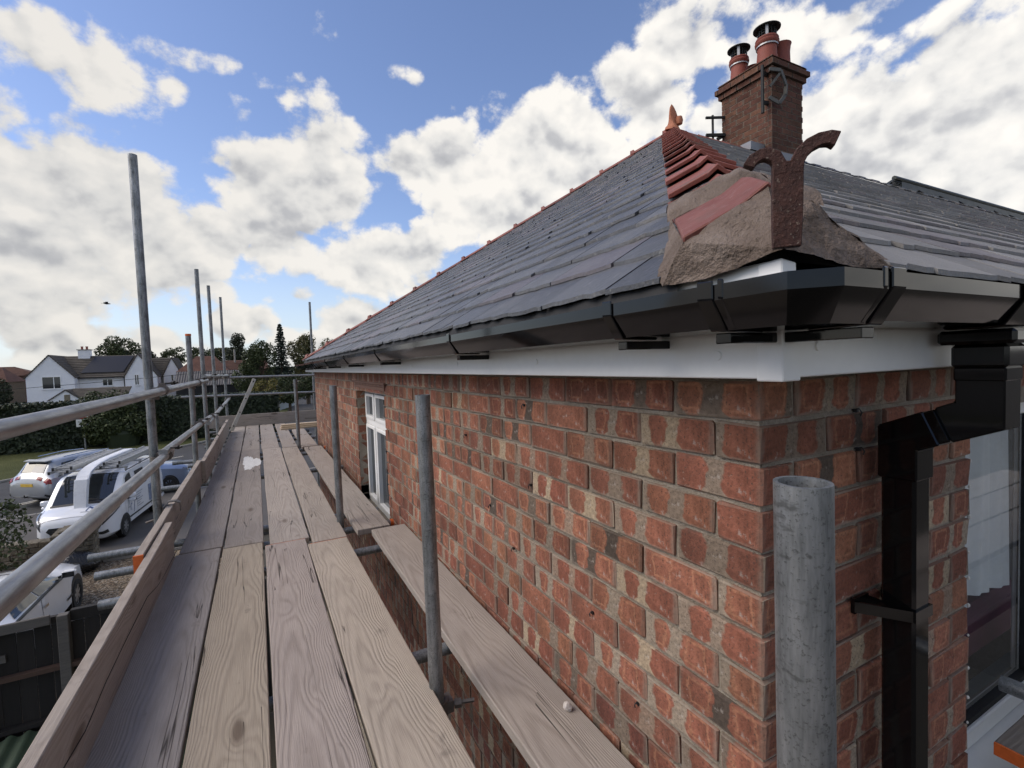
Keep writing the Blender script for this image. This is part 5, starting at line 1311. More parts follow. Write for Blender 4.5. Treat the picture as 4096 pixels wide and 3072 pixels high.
# ---------------- suv
def build_suv(label, loc, rz, pt, scl):
    suv = thing('suv_car', label, 'car', loc, rz); suv.scale = scl
    C_ = Car(5.05, [(0,.42,.62,.55,.60,.66,.52,.78),(.06,.32,.80,.6,.78,.78,.70,.90),(.25,.27,.93,.62,.91,.90,.80,1.02),(.7,.25,.975,.65,.95,.98,.82,1.09),(1.35,.25,.98,.68,.96,1.03,.80,1.15),(1.75,.25,.98,.68,.96,1.05,.72,1.36),(2.25,.25,.98,.68,.96,1.06,.66,1.64),(2.7,.25,.98,.68,.96,1.07,.65,1.71),(3.6,.25,.98,.68,.96,1.08,.64,1.71),(4.3,.26,.975,.68,.95,1.09,.61,1.66),(4.62,.28,.96,.68,.93,1.08,.58,1.60),(4.88,.32,.93,.70,.90,1.04,.62,1.22),(4.99,.36,.88,.70,.84,.95,.62,1.06),(5.05,.42,.78,.62,.74,.80,.60,.90)])
    M_SV = pt
    C_.body(M_SV, suv)
    C_.part('windscreen', M_GLASS, suv, [(4.1,6.02),(5.9,6.02),(5.9,7),(4.1,7)])
    C_.part('side_window', M_GLASS, suv, [(4.5,4.10),(7.0,4.10),(7.0,4.88),(5.9,4.86)], off=.01); C_.part('side_window', M_GLASS, suv, [(7.1,4.10),(9.6,4.18),(9.1,4.85),(7.1,4.88)], off=.01)
    C_.part('rear_window', M_GLASS, suv, [(10.08,5.9),(10.92,5.7),(10.92,7),(10.08,7)], off=.012)
    C_.part('headlight', M_LAMP, suv, [(.9,4.0),(2.4,4.15),(2.3,4.8),(1.2,4.9)], off=.012)
    C_.part('tail_light', M_RED, suv, [(11.05,3.45),(12.35,3.8),(12.2,4.6),(11.2,4.5)], off=.014)
    C_.part('tail_light_inner', M_RED, suv, [(11.5,5.2),(12.2,5.2),(12.2,6.2),(11.5,6.2)], off=.014)
    C_.part('rear_bumper_trim', M_TRIM, suv, [(11.6,1.6),(12.9,1.6),(12.9,2.1),(11.6,2.1)], off=.012)
    C_.part('sill_trim', M_TRIM, suv, [(3.4,1.6),(10.4,1.6),(10.4,2.25),(3.4,2.25)], off=.01)
    gx = 5.05/2
    MB().box(-gx-.012,-.27,.78,-gx+.02,.27,.89).build('number_plate', simple('plate_yellow', (.55,.36,.05), .5, bump=0), suv)
    m_ = MB(); m_.bar((-gx+.05,0,.42),(-gx-.10,0,.42),.05,.05); m_.bar((-gx-.10,0,.42),(-gx-.10,0,.50),.03,.03); m_.build('tow_bar', M_TRIM, suv)
    m_ = MB(); m_.prism([(gx-.02,-.42,.82),(gx-.02,.42,.82),(gx+.01,.46,.62),(gx+.01,.34,.42),(gx+.01,-.34,.42),(gx+.01,-.46,.62)], (-.04,0,0)); m_.build('grille', M_TRIM, suv)
    for sd in (1,-1):
        m_ = MB(); m_.obox((gx-1.75, sd*1.04, 1.12), (.13,.20,.13)); m_.build('mirror', M_SV, suv, bevel=.03)
        for d_ in (.98, 3.98):
            arch(suv, gx-d_, sd*.972, .43, sd, M_TRIM); wheel(suv, gx-d_, sd*.885, .365, .24, M_DRIM, 10, sd)
        m_ = MB(); m_.tube([(gx-2.5,sd*.62,1.73),(gx-3.3,sd*.62,1.78),(gx-4.2,sd*.60,1.73)], .018, 8); m_.build('roof_rail', M_CHROME, suv)
    m_ = MB(); m_.prism([(-gx+.52,-.56,1.655),(-gx+.52,.56,1.655),(-gx+.30,.50,1.63),(-gx+.30,-.50,1.63)], (0,0,.03)); m_.build('roof_spoiler', M_SV, suv)
build_suv('silver sport utility car seen from behind, left of the white van', (-6.75,24.55,0), R(52), paint('silver_paint', (.36,.38,.41), .55, .32), (.97,.98,.98))
build_suv('blue grey car nosing out behind the right of the white van', (-5.20,22.75,0), R(4), paint('blue_grey_paint', (.20,.25,.36), .5, .3), (.74,.95,.98))
# ---------------- white coupe on the drive
cp_ = thing('coupe_car', 'white two-door car on the gravel drive behind the dark fence', 'car', (-5.10,10.58,0), R(90))
C_ = Car(4.30, [(0,.34,.55,.44,.52,.52,.44,.60),(.07,.22,.74,.46,.70,.60,.62,.70),(.28,.18,.83,.5,.80,.72,.68,.80),(.7,.17,.875,.52,.85,.80,.70,.88),(1.25,.17,.885,.55,.86,.86,.66,.95),(1.55,.17,.885,.55,.86,.88,.60,1.06),(2.05,.17,.885,.55,.86,.90,.54,1.27),(2.5,.17,.885,.55,.86,.91,.53,1.33),(3.0,.17,.885,.55,.86,.92,.52,1.28),(3.6,.18,.88,.55,.85,.93,.54,1.06),(4.1,.22,.82,.55,.78,.88,.56,.96),(4.3,.34,.66,.5,.62,.72,.5,.82)])
M_CW = paint('car_white', (.70,.71,.73))
C_.body(M_CW, cp_)
C_.part('windscreen', M_GLASS, cp_, [(4.2,6.02),(5.95,6.02),(5.95,7),(4.2,7)])
C_.part('side_window', M_GLASS, cp_, [(4.55,4.08),(6.95,4.08),(6.95,4.9),(5.85,4.86)], off=.01); C_.part('side_window', M_GLASS, cp_, [(7.05,4.08),(8.6,4.14),(8.1,4.8),(7.05,4.9)], off=.01)
C_.part('window_trim', M_TRIM, cp_, [(4.35,3.96),(8.7,3.96),(8.7,4.06),(4.35,4.06)], off=.012)
C_.part('headlight', M_LAMP, cp_, [(.9,4.0),(2.5,4.1),(2.3,4.8),(1.3,4.8)], off=.012)
C_.part('side_moulding', M_TRIM, cp_, [(3.75,2.45),(4.6,2.45),(4.6,2.6),(3.75,2.6)], off=.012)
gx = 2.15
for sd in (1,-1):
    m_ = MB(); m_.obox((gx-1.62, sd*1.0, .98), (.12,.20,.12)); m_.build('mirror', M_CW, cp_, bevel=.025)
    MB().obox((gx-1.685, sd*1.0, .98), (.012,.17,.095)).build('mirror_glass', M_GLASS, cp_)
    MB().bar((gx-1.6,sd*.84,.93),(gx-1.6,sd*.94,.96),.04,.04).build('mirror_arm', M_TRIM, cp_)
    m_ = MB(); C_.patch(m_, [(7.0,1.8),(7.03,1.8),(7.03,4.0),(7.0,4.0)], sd, .004, 4); m_.build('door_gap', M_TRIM, cp_)
    m_ = MB(); C_.patch(m_, [(6.6,3.45),(6.9,3.45),(6.9,3.58),(6.6,3.58)], sd, .03, 3); m_.build('door_handle', M_CHROME, cp_)
    for d_ in (.85, 3.35):
        arch(cp_, gx-d_, sd*.878, .37, sd, M_TRIM); wheel(cp_, gx-d_, sd*.80, .305, .20, M_RIM, 7, sd)

# ================================================================ YARD: fence, shed roof, pier, bag, shrub
M_FEN = simple('dark_fence_wood', (.020,.017,.015), .85, var=.5, scale=3, stretch=(8,8,1), perobj=.35)
M_FRL = simple('weathered_rail', (.115,.105,.095), .85, var=.4, scale=4, stretch=(1,8,8)); M_FRB = simple('brown_rail', (.085,.05,.036), .85, var=.4, scale=4, stretch=(1,8,8))
fe = thing('timber_fence', 'tall dark close-boarded timber fence below the scaffold', 'fence', (0,6.66,0))
x = -7.0
while x < -1.0:
    MB().box(x,0,.05,x+.138,.022,1.80+random.uniform(-.012,.012)).build('fence_board', M_FEN, fe); x += .146
for x in (-6.3,-4.75,-3.72,-2.98,-1.5): MB().box(x,-.10,0,x+.10,-.004,1.92).build('fence_post', M_FRL, fe, bevel=.006)
MB().box(-7,-.085,1.30,-1.,-.012,1.35).build('fence_rail', M_FRB, fe); MB().box(-7,-.09,.72,-1.,-.012,.77).build('fence_rail', M_FEN, fe)
MB().obox((-5.0,-.11,1.865),(3.95,.03,.11),Matrix.Rotation(R(-1.2),3,'Y')).build('fence_rail', M_FRL, fe, bevel=.006)
MB().box(-2.88,-.02,1.81,-1.0,.05,1.93).build('fence_rail', M_FEN, fe); MB().box(-3.6,-.03,1.82,-2.99,.03,1.90).build('fence_rail', M_FEN, fe)
MB().box(-3.5,-.03,1.50,-3.44,-.005,1.58).build('tin_patch', M_FRL, fe)
sh = thing('shed_roof', 'green corrugated sheet roof at the foot of the fence', 'shed', (-3.3,5.6,0))
m_ = MB(); xs = np.linspace(-2.2,1.6,150); rings = []
for y, z in ((-1.6,.35),(.92,.72)): rings.append([(x, y, z+.022*math.sin(x*2*math.pi/.15)) for x in xs])
m_.loft(rings, False, False); m_.build('corrugated_sheet', simple('green_sheet', (.035,.058,.035), .6, var=.35, scale=3), sh, smooth=50); MB().box(-2.1,-1.5,0,1.5,.8,.30).build('shed_wall', M_FEN, sh)
yd = thing('concrete_rubble', 'pale rubble heap beside the green shed roof', 'rubble', (-2.2,3.6,0)); 
for k in range(5):
    bm = bmesh.new(); bmesh.ops.create_icosphere(bm, subdivisions=2, radius=.22)
    for v in bm.verts: v.co *= 1+.5*mnoise.noise(v.co*4+Vector((k,0,0)))
    me = bpy.data.meshes.new('stone'); bm.to_mesh(me); bm.free(); me.materials.append(M_KERB); o = newobj('stone', me, yd); o.location = (random.uniform(-.6,.6), random.uniform(-.5,.5), .1)
def mk_stone(tr, b):
    ob = tr.obj(); a = tr.noise(ob, 4, 6, .7); f = tr.noise(ob, 30, 5, .7)
    c = tr.ramp(tr.m('ADD', tr.m('MULTIPLY', a, .55), tr.m('MULTIPLY', f, .45)), [(.3, (.06,.052,.040)), (.5, (.17,.148,.112)), (.7, (.30,.265,.205))])
    c = tr.vm('SCALE', c, sc=tr.mr(tr.rnd(), 0, 1, .7, 1.2))
    setp(tr, b, col=c, rough=.92, spec=.2, nrm=tr.bump(tr.m('ADD', a, f), .8, .03))
M_STONE = material('limestone', mk_stone)
pi_ = thing('stone_pier', 'weathered stone gate pier with a flat cap beside the black bag', 'pier', (-4.92,14.80,0), R(4))
MB().box(-.32,-.30,0,.32,.30,.80).build('pier_core', M_MORTAR, pi_)
rs_ = random.Random(12); z = .0
while z < .78:
    h = rs_.uniform(.08,.13); h = min(h, .80-z)
    for face in range(4):
        x = -.35
        while x < .33:
            w = rs_.uniform(.14,.30); w = min(w, .35-x); d_ = rs_.uniform(.0,.02)
            if w > .05:
                m_ = MB().box(x+.006,-.335-d_,z+.006,x+w-.006,-.26,z+h-.006)
                o = m_.build('stone', M_STONE, pi_, bevel=.014); o.rotation_euler = (0,0,R(90*face))
            x += w
    z += h
MB().box(-.42,-.40,.80,.42,.40,.90).build('cap', M_STONE, pi_, bevel=.02); MB().box(-.30,-.28,.90,.30,.28,.96).build('cap', M_STONE, pi_, bevel=.02)
lw = thing('low_brick_wall', 'broken low red brick wall running from the stone pier past the white car', 'wall', (0,0,0))
p0_ = Vector((-5.30,14.55,0)); u_ = Vector((-.62,-.78,0)); ar = math.atan2(u_.y,u_.x)
M_LB = simple('low_brick', (.24,.13,.09), .9, var=.4, scale=14, perobj=.35)
for r_ in range(5):
    for k in range(11-r_):
        q = p0_+u_*(k*.235+(.1 if r_ % 2 else 0)); o = MB().obox((0,0,0),(.222,.20,.066)).build('brick', M_LB, lw, bevel=.005)
        o.location = (q.x,q.y,.035+r_*.075); o.rotation_euler = (0,0,ar+random.uniform(-.03,.03))
lw2 = thing('stone_wall', 'low dark stone wall along the pavement left of the gate pier', 'wall', (-7.4,15.5,0), R(-10))
for r_ in range(5):
    x = -1.9
    while x < 2.0:
        w = rs_.uniform(.2,.42); o = MB().box(x,-.16+rs_.uniform(-.02,.02),r_*.13+.004,x+w-.01,.16,r_*.13+.126).build('stone', M_STONE, lw2, bevel=.014); x += w
# refuse sack
bm = bmesh.new(); bmesh.ops.create_icosphere(bm, subdivisions=4, radius=.5)
for v in bm.verts:
    q = v.co.copy(); n1 = mnoise.ridged_multi_fractal(q*2.2, 1., 2., 4, 1., 2.); v.co = Vector((q.x*1.0, q.y*.72, q.z*.58))*(1+.10*(n1-1))
    if v.co.z > .12: k_ = (v.co.z-.12)/.25; v.co.x *= 1-.35*k_; v.co.y *= 1-.35*k_
    v.co.z = max(v.co.z, -.24)
for f in bm.faces: f.smooth = True
me = bpy.data.meshes.new('refuse_sack'); bm.to_mesh(me); bm.free(); me.materials.append(simple('black_polythene', (.010,.010,.012), .28, var=.3, bump=.8, bd=.03, scale=9, fine=22))
bg_ = thing('refuse_sack', 'crumpled black refuse sack leaning against the stone pier', 'bag', (-4.86,14.22,.20), R(20))
newobj('sack', me, bg_); MB().tube([(-.30,0,.16),(-.38,.02,.28),(-.44,0,.36)],[.10,.05,.09],8).build('tied_neck', me.materials[0], bg_, smooth=60)
s_ = thing('shrub', 'loose leafy shrub at the left edge of the drive', 'shrub', (-6.15,13.5,0))
p, d_ = crown_points((0,0,1.25), (.95,.9,1.25), 2600, 21, 12, lobe_r=.36); leaves('foliage', p, d_, .045, LG, s_, 21)
m_ = MB()
for k in range(9):
    a = k*.7; m_.tube([(0,0,0),(.2*math.cos(a),.2*math.sin(a),.8),(.6*math.cos(a),.6*math.sin(a),1.7+.1*k % .5)],[.02,.014,.005],5)
m_.build('stems', M_BARK, s_)

# ================================================================ SIGN, CABLE, BIRD
def textmesh(txt, size, mat, name, parent, M):
    cu = bpy.data.curves.new(name, 'FONT'); cu.body = txt; cu.size = size; cu.align_x = 'CENTER'; cu.extrude = .002
    to = bpy.data.objects.new(name, cu); COL.objects.link(to)
    dg = bpy.context.evaluated_depsgraph_get(); me = bpy.data.meshes.new_from_object(to.evaluated_get(dg))
    bpy.data.objects.remove(to, do_unlink=True)
    me.materials.clear(); me.materials.append(mat)
    return newobj(name, me, parent, M)
sg = thing('road_sign', 'warning sign on a grey post in front of the hedge, white plate with lettering', 'sign', (-10.5,38.6,0))
MB().cyl((0,0,0),(0,0,2.5),.05,n=12).build('post', M_GALV, sg)
MB().box(-.36,-.075,1.52,.36,-.055,1.98).build('plate', simple('sign_white', (.75,.75,.73), .5, var=.05), sg, bevel=.006)
M_INK = simple('sign_black', (.015,.015,.015), .5, bump=0); RX90 = Matrix.Rotation(R(90),4,'X')
textmesh('Playground', .125, M_INK, 'lettering', sg, Matrix.Translation((0,-.077,1.78)) @ RX90); textmesh('40 yds', .125, M_INK, 'lettering', sg, Matrix.Translation((0,-.077,1.60)) @ RX90)
MB().prism([(-.40,-.055,2.02),(.40,-.055,2.02),(0,-.055,2.72)], (0,-.018,0)).build('warning_triangle', simple('sign_red', (.42,.02,.02), .5, bump=0), sg)
MB().prism([(-.25,-.074,2.115),(.25,-.074,2.115),(0,-.074,2.55)], (0,-.004,0)).build('triangle_face', simple('sign_face', (.75,.75,.73), .5, var=.05), sg)
m_ = MB()
for dx in (-.07,.07): m_.cyl((dx,-.08,2.33),(dx,-.085,2.33),.025,n=8); m_.obox((dx,-.081,2.24),(.04,.004,.12)); m_.obox((dx,-.081,2.16),(.05,.004,.06))
m_.build('pictogram', M_INK, sg)
tag(MB().tube([(-30+k*2.6, 60, 3.25+.0586*k*2.6+.0012*(k*2.6-14)**2-.12) for k in range(11)], .022, 5).build('overhead_cable', M_TRIM), 'thin black overhead cable crossing in front of the white house', 'cable')
bd = thing('bird', 'small dark bird flying against the clouds at left', 'bird', (-7.2,30,8.17), R(30))
M_BIRD = simple('dark_feathers', (.03,.028,.026), .8)
m_ = MB(); m_.loft([[(x, r_*math.cos(a)*1., r_*math.sin(a)) for a in [2*math.pi*k/10 for k in range(10)]] for x, r_ in ((-.14,.004),(-.08,.025),(0,.04),(.07,.034),(.11,.022),(.14,.02),(.165,.004))]); m_.build('body', M_BIRD, bd, smooth=60)
for sd in (1,-1): MB().add([(.05,sd*.02,.01),(-.05,sd*.02,.01),(-.09,sd*.13,.07),(-.03,sd*.22,.05),(.03,sd*.12,.075),(.05,sd*.02,.018),(-.05,sd*.02,.018),(-.09,sd*.13,.078),(-.03,sd*.22,.056),(.03,sd*.12,.083)], [(0,1,2,4),(2,3,4),(9,7,6,5),(9,8,7),(0,4,9,5),(1,6,7,2),(2,7,8,3),(3,8,9,4)]).build('wing', M_BIRD, bd)
MB().add([(-.12,-.015,0),(-.12,.015,0),(-.22,.035,0),(-.22,-.035,0),(-.12,-.015,.006),(-.12,.015,.006),(-.22,.035,.006),(-.22,-.035,.006)], [(0,1,2,3),(7,6,5,4),(0,4,5,1),(2,6,7,3),(1,5,6,2),(3,7,4,0)]).build('tail', M_BIRD, bd)

# ================================================================ FAR BUILDINGS
M_REND = simple('white_render', (.84,.85,.87), .9, var=.08, scale=2, fine=20)
M_DTILE = simple('concrete_tile', (.085,.074,.062), .9, var=.45, scale=1.6, fine=14)
M_RTILE = simple('red_pantile', (.135,.066,.048), .9, var=.5, scale=1.2, fine=10)
M_BTILE = simple('brown_tile_roof', (.12,.062,.044), .9, var=.45, scale=1.2, fine=10)
M_CORR = simple('grey_corrugated', (.105,.10,.10), .85, var=.3, scale=1.5)
M_PVD = simple('solar_black', (.012,.012,.016), .35, bump=0, var=.2)
def courses(mb, a, b_, c, d_, n_, step=.05):
    """roof slope a(eave L) b(eave R) c(ridge R) d(ridge L) as stepped tile courses"""
    a, b_, c, d_ = map(Vector, (a,b_,c,d_)); nn_ = (b_-a).cross(d_-a).normalized()
    if nn_.z < 0: nn_ = -nn_
    for i in range(n_):
        f0, f1 = i/n_, (i+1)/n_
        p = [a.lerp(d_,f0)+nn_*step, b_.lerp(c,f0)+nn_*step, b_.lerp(c,f1)+nn_*.012, a.lerp(d_,f1)+nn_*.012]
        mb.add(p+[q-nn_*(step+.06) for q in p], [(0,1,2,3),(7,6,5,4),(0,4,5,1),(1,5,6,2),(2,6,7,3),(3,7,4,0)])
def fwin(par, x0, x1, z0, z1, y, mull=(), mat=None):
    w = MB(); f = .07
    w.box(x0,y-.03,z0,x0+f,y+.05,z1); w.box(x1-f,y-.03,z0,x1,y+.05,z1); w.box(x0+f,y-.029,z0,x1-f,y+.049,z0+f); w.box(x0+f,y-.029,z1-f,x1-f,y+.049,z1)
    for q in mull: w.box(x0+(x1-x0)*q-.035,y-.0285,z0+f,x0+(x1-x0)*q+.035,y+.0485,z1-f)
    wo_ = w.build('window', M_WHITE, par); MB().box(x0+f,y-.005,z0+f,x1-f,y+.005,z1-f).build('pane', M_GLASS, wo_); MB().box(x0-.08,y-.10,z0-.07,x1+.08,y+.02,z0-.005).build('sill', M_REND, wo_)
    return wo_
wh = thing('white_house', 'white rendered house with dark tiled roof and solar panels beyond the hedge', 'house', (0,80,0))
def gable(par, x0, x1, ap, ez, az, y0, y1, mat=M_REND, roofm=M_DTILE, over=.18, n_=12):
    w = MB(); w.prism([(x0,y0,0),(x1,y0,0),(x1,y0,ez),(ap,y0,az),(x0,y0,ez)], (0,y1-y0,0)); w.build('wall', mat, par)
    r_ = MB(); kl = (az-ez)/(ap-x0); kr_ = (az-ez)/(x1-ap)
    courses(r_, (x0-over,y0-.12,ez-over*kl+.03),(x0-over,y1,ez-over*kl+.03),(ap,y1,az+.03),(ap,y0-.12,az+.03),n_); courses(r_, (x1+over,y0-.12,ez-over*kr_+.03),(x1+over,y1,ez-over*kr_+.03),(ap,y1,az+.03),(ap,y0-.12,az+.03),n_)
    return r_.build('roof', roofm, par)
gable(wh, -25.45, -20.95, -23.2, 4.75, 7.42, -1.5, 7)
w = MB().box(-21.5,.2,0,-15.5,6.5,4.45); w.build('wall', M_REND, wh)
r_ = MB(); courses(r_, (-21.9,-.15,4.50),(-15.6,-.15,4.50),(-14.9,3.3,7.38),(-23.0,3.3,7.38),13,.06); rf = r_.build('roof', M_DTILE, wh)
gable(wh, -16.05, -12.6, -14.55, 4.6, 7.42, -.8, 7)
gable(wh, -12.3, -10.2, -11.25, 4.6, 6.95, 2.0, 9); 
w = MB(); r_ = MB(); courses(r_, (-14.0,2.6,4.6),(-11.2,2.6,4.6),(-11.25,4.5,6.95),(-14.3,4.5,6.95),9,.06); r_.build('roof', M_DTILE, wh); MB().box(-12.7,3.0,0,-11.9,6,4.7).build('wall', M_REND, wh)
na = Vector((0,-2.88,3.45)).normalized()
def on_roof(x, f): return Vector((x,-.15,4.50)).lerp(Vector((x,3.3,7.38)), f)+na*.10
pv = MB(); 
pv.prism([on_roof(-20.8,.18),on_roof(-16.4,.18),on_roof(-15.6,.93),on_roof(-19.7,.93)], na*.05); pv.build('solar_array', M_PVD, wh)
fwin(wh, -24.0, -22.2, 3.25, 4.78, -1.53, (.62,)); fwin(wh, -18.6, -17.5, 3.35, 4.25, .17, (.5,)); fwin(wh, -15.05, -14.55, 3.3, 4.7, -.83, (.5,)); fwin(wh, -11.45, -11.1, 3.6, 4.55, 1.97)
MB().box(-21.9,-.35,4.38,-15.7,-.15,4.50).build('gutter', M_TRIM, wh); MB().cyl((-16.3,.12,2.),(-16.3,.12,4.4),.06,n=8).build('downpipe', M_TRIM, wh)
chm = MB().box(-21.5,2.8,6.6,-20.3,3.9,8.15).build('chimney', M_REND, wh); MB().box(-21.6,2.7,8.15,-20.2,4.0,8.25).build('chimney_cap', M_KERB, wh)
for x in (-21.15,-20.65): MB().lathe([(.14,8.25),(.12,8.5),(.15,8.65),(.1,8.65)],10,(x,3.3,0)).build('chimney_pot', M_POT, wh)
ga = thing('white_garage', 'low white gabled garage in front of the white house behind the hedge', 'garage', (0,70,0))
gable(ga, -21.0, -18.4, -19.6, 2.2, 3.25, 0, 3, roofm=M_DTILE); r_ = MB(); courses(r_, (-18.9,.1,2.3),(-14.2,.1,2.3),(-14.0,1.6,3.32),(-19.4,1.6,3.32),7,.05); r_.build('roof', M_DTILE, ga); MB().box(-18.6,.3,0,-14.3,2.5,2.3).build('wall', M_REND, ga)
MB().box(-19.75,-.03,1.9,-19.25,.02,2.7).build('vent_window', simple('buff_stone', (.22,.19,.13), .9), ga)
def barn(name, label, x0, x1, y, ez, az, ridge0, ridge1, mat, wmat, wh_=None, dep=6):
    b_ = thing(name, label, 'barn' if 'barn' in name else 'house', (0,y,0)); MB().box(x0+.2,.3,0,x1-.2,dep-.3,ez).build('wall', wmat, b_)
    r_ = MB(); courses(r_, (x0,0,ez),(x1,0,ez),(ridge1,dep/2,az),(ridge0,dep/2,az),14,.06); r_.add([(x0,0,ez),(ridge0,dep/2,az),(x0,dep,ez)],[(0,1,2)]); r_.add([(x1,0,ez),(ridge1,dep/2,az),(x1,dep,ez)],[(0,1,2)]); r_.add([(x0,dep,ez),(x1,dep,ez),(ridge1,dep/2,az),(ridge0,dep/2,az)],[(0,1,2,3)])
    r_.build('roof', mat, b_); return b_
M_BRW = simple('old_brick_far', (.13,.075,.055), .9, var=.3, scale=3)
bn = barn('pantile_barn', 'barn with mottled red pantile hipped roof behind the scaffold posts', -10.3, -4.3, 78, 4.85, 6.95, -8.2, -6.0, M_RTILE, M_BRW)
bn2 = barn('tiled_house', 'low house with brown tiled roof right of the red barn', -5.6, 1.0, 82, 4.9, 6.35, -5.2, .6, M_BTILE, M_BRW)
MB().cyl((-3.6,2,6.0),(-3.6,2,8.0),.12,n=8).build('flue', M_KERB, bn2)
ln_ = thing('lean_to_shed', 'long grey corrugated lean-to shed with dark doors', 'shed', (0,74,0))
m_ = MB(); xs = np.linspace(-10.2,-1.9,130); rings = []
for y, z in ((-.2,3.0),(3.2,4.86)): rings.append([(x, y, z+(.9*(1 if x < -6 else 0)*(1 if y < 0 else 0))*0+.05*math.sin(x*2*math.pi/.28)) for x in xs])
m_.loft(rings, False, False); m_.build('corrugated_roof', M_CORR, ln_, smooth=50); MB().box(-10.0,.1,0,-2.1,3,2.9).build('wall', simple('dark_boarding', (.022,.021,.022), .85), ln_)
for k in range(3): MB().box(-9.6+k*1.6,.02,0,-8.15+k*1.6,.09,2.7).build('door', simple('door_black', (.014,.014,.016), .7), ln_)
lh = barn('red_roof_house', 'low house with red tiled roof at the far left edge', -42, -28.2, 82, 4.3, 6.2, -38, -29.6, M_RTILE, simple('rubble_wall', (.12,.095,.07), .9, var=.4))
m_ = MB()
for sd in (-.25,.25): m_.bar((-28.9+sd,-1.5,.9),(-28.9+sd,-.9,2.9),.06,.06)
for k in range(5): m_.bar((-29.15,-1.4+.1*k,1.3+.35*k),(-28.65,-1.4+.1*k,1.3+.35*k),.05,.05)
m_.build('ladder', M_LAD, lh)
rh = barn('brown_roof_house', 'distant house with brown roof on the skyline at far left', -52, -36, 118, 5.2, 6.9, -48, -40, M_BTILE, M_BRW)
rh2 = barn('brown_roof_house', 'smaller distant roof beside the white house gable at left', -36, -30, 112, 5.3, 6.2, -34.5, -31, M_BTILE, M_BRW)
MB().cyl((-33.2,2,5.6),(-33.2,2,7.4),.14,n=8).build('flue', M_KERB, rh2)
bf = thing('pale_fence', 'pale blue panel fence beside the far road', 'fence', (1.35,60.4,0), math.atan2(9.6,2.4))
for k in range(12): MB().box(k*.82,0,.02,k*.82+.79,.05,1.15-.02*(k % 3)).build('fence_panel', simple('pale_blue_panel', (.33,.37,.40), .7, var=.2) if k == 0 else bpy.data.materials['pale_blue_panel'], bf)

# ================================================================ TREES
TG = 'trees on the skyline'
tree('broad_tree', 'round-headed dark tree rising behind the white house roof', -20.9, 103, 11.9, 3.6, 3.2, 6.2, LG, 5200, 31, .17, TG, 18, .34)
tree('broad_tree', 'low dark reddish tree right of the round-headed tree', -17.0, 101, 9.2, 2.6, 2.4, 4.2, LD, 3000, 32, .15, TG)
tree('broad_tree', 'thin feathery tree behind the shorter scaffold post', -12.2, 96, 9.2, 2.6, 2.2, 3.6, LG, 2600, 33, .13, TG, 22, .22)
tree('broad_tree', 'spreading tree behind the red barn roof', -8.6, 99, 9.9, 3.2, 2.6, 5.4, LG, 4200, 34, .15, TG, 20, .28)
tree('broad_tree', 'leafy tree between the tall scaffold posts', -5.4, 101, 10.0, 2.4, 2.2, 5.0, LO, 3000, 35, .15, TG, 20, .26)
tree('broad_tree', 'dense dark rounded tree right of the tall scaffold posts', -3.4, 90, 10.7, 1.75, 1.7, 5.8, LD, 4600, 36, .14, TG, 16, .40)
tree('broad_tree', 'bushy green tree left of the tall conifer', -.3, 68, 9.0, 2.3, 2.0, 8.0, LG, 6500, 37, .12, TG, 22, .33)
tree('broad_tree', 'lower bushy tree over the lean-to shed end', -2.0, 67, 6.3, 1.6, 1.6, 5.4, LG, 4200, 38, .11, TG, 16, .36)
tree('broad_tree', 'loose olive tree between the conifer and the house eaves', 5.2, 70, 9.9, 3.0, 2.5, 8.2, LO, 6500, 39, .12, TG, 26, .28)
tree('broad_tree', 'second loose olive tree close to the house eaves', 8.2, 74, 9.2, 2.6, 2.4, 7.4, LO, 5000, 40, .12, TG, 26, .28)
tree('shrub_tree', 'yellowing bush in front of the lean-to and conifer', .1, 58, 4.2, 1.5, 1.2, 3.4, LY, 2600, 41, .09, TG, 14, .40)
tree('shrub_tree', 'green bush below the conifer by the far road', 2.3, 59, 4.6, 1.9, 1.4, 4.2, LG, 3800, 42, .10, TG, 16, .40)
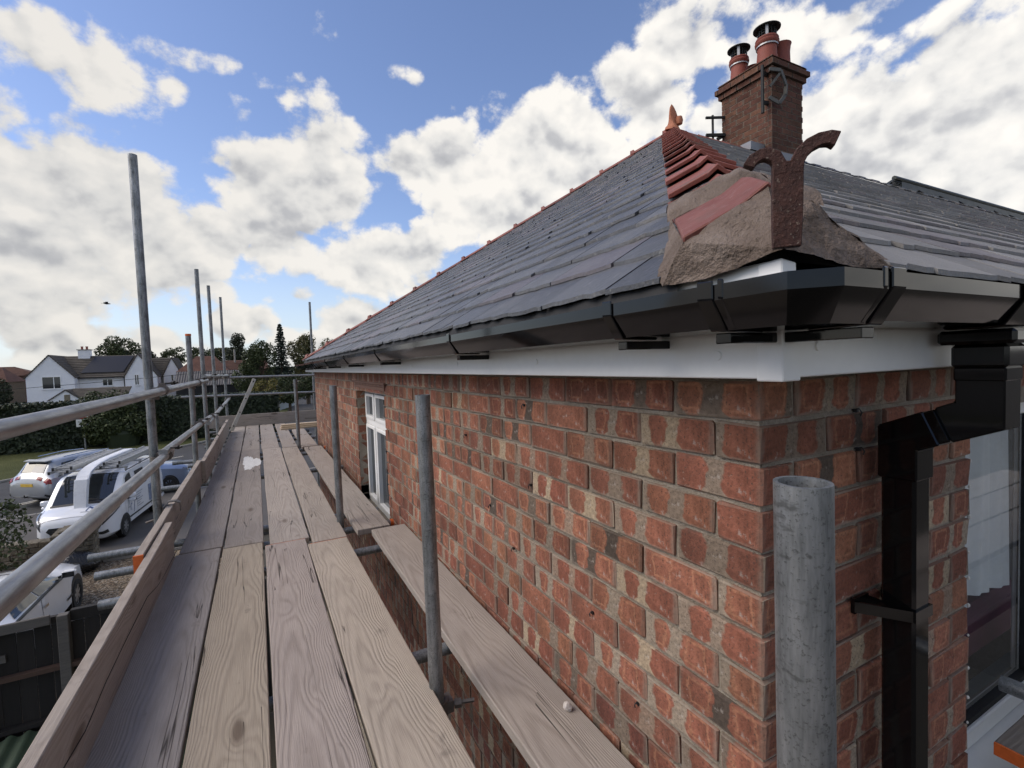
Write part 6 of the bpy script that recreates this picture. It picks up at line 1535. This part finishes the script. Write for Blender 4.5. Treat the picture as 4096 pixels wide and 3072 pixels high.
tree('shrub_tree', 'green bush at the far road end by the house corner', 5.0, 60, 4.8, 1.9, 1.4, 4.4, LG, 3800, 43, .10, TG, 16, .40)
tree('evergreen_tree', 'tall dark evergreen bush left of the white house', -28.3, 79, 5.3, 1.5, 1.5, 5.2, LD, 3200, 44, .13, TG, 12, .48)
tree('garden_shrub', 'green garden shrub behind the hedge before the garage', -11.2, 47, 3.9, 2.1, 1.2, 2.6, LG, 3000, 45, .09, 'garden shrubs', 16, .36, 'shrub')
con = thing('conifer_tree', 'tall pointed dark conifer above the other trees', 'tree', (2.1,69,0), 0, TG)
MB().tube([(0,0,0),(0,0,10.6)],[.22,.03],8).build('trunk', M_BARK, con)
rg = np.random.RandomState(50); P = []; N_ = []
for k in range(30):
    z = 2.0+8.7*k/30; rr_ = 1.75*(1-(z-1.2)/9.6)**.85+.08; nb_ = 9
    for j in range(nb_):
        a = rg.uniform(0,6.28); ln2 = rr_*rg.uniform(.7,1.15); m2 = int(16+26*rr_)
        s2 = rg.uniform(.1,1,m2)**.7
        x = np.cos(a)*s2*ln2; y = np.sin(a)*s2*ln2; zz_ = z-.32*s2*ln2*.6+rg.normal(0,.06,m2)
        wv = rg.normal(0,.10,m2)*(1-.5*s2)
        P.append(np.stack([x-np.sin(a)*wv, y+np.cos(a)*wv, zz_],1)); N_.append(np.stack([np.full(m2,np.cos(a)*.4),np.full(m2,np.sin(a)*.4),np.full(m2,.8)],1))
leaves('crown', np.concatenate(P), np.concatenate(N_), .10, LB, con, 50)
# distant belt of woodland on the horizon
rg = np.random.RandomState(60); n_ = 15000
x = rg.uniform(-190,190,n_); y = 190+rg.uniform(0,14,n_); hh = np.array([5.4+1.9*mnoise.noise(Vector((float(q)*.05,3,0)))+1.3*mnoise.noise(Vector((float(q)*.17,7,0))) for q in x])
P = np.stack([x,y,rg.uniform(0,1,n_)**.6*hh],1)
wd = leaves('distant_wood', P, np.tile([0,-1,.5],(n_,1)), .75, LD, None, 60); tag(wd, 'dark belt of distant woodland on the horizon', 'woodland', kind='stuff')
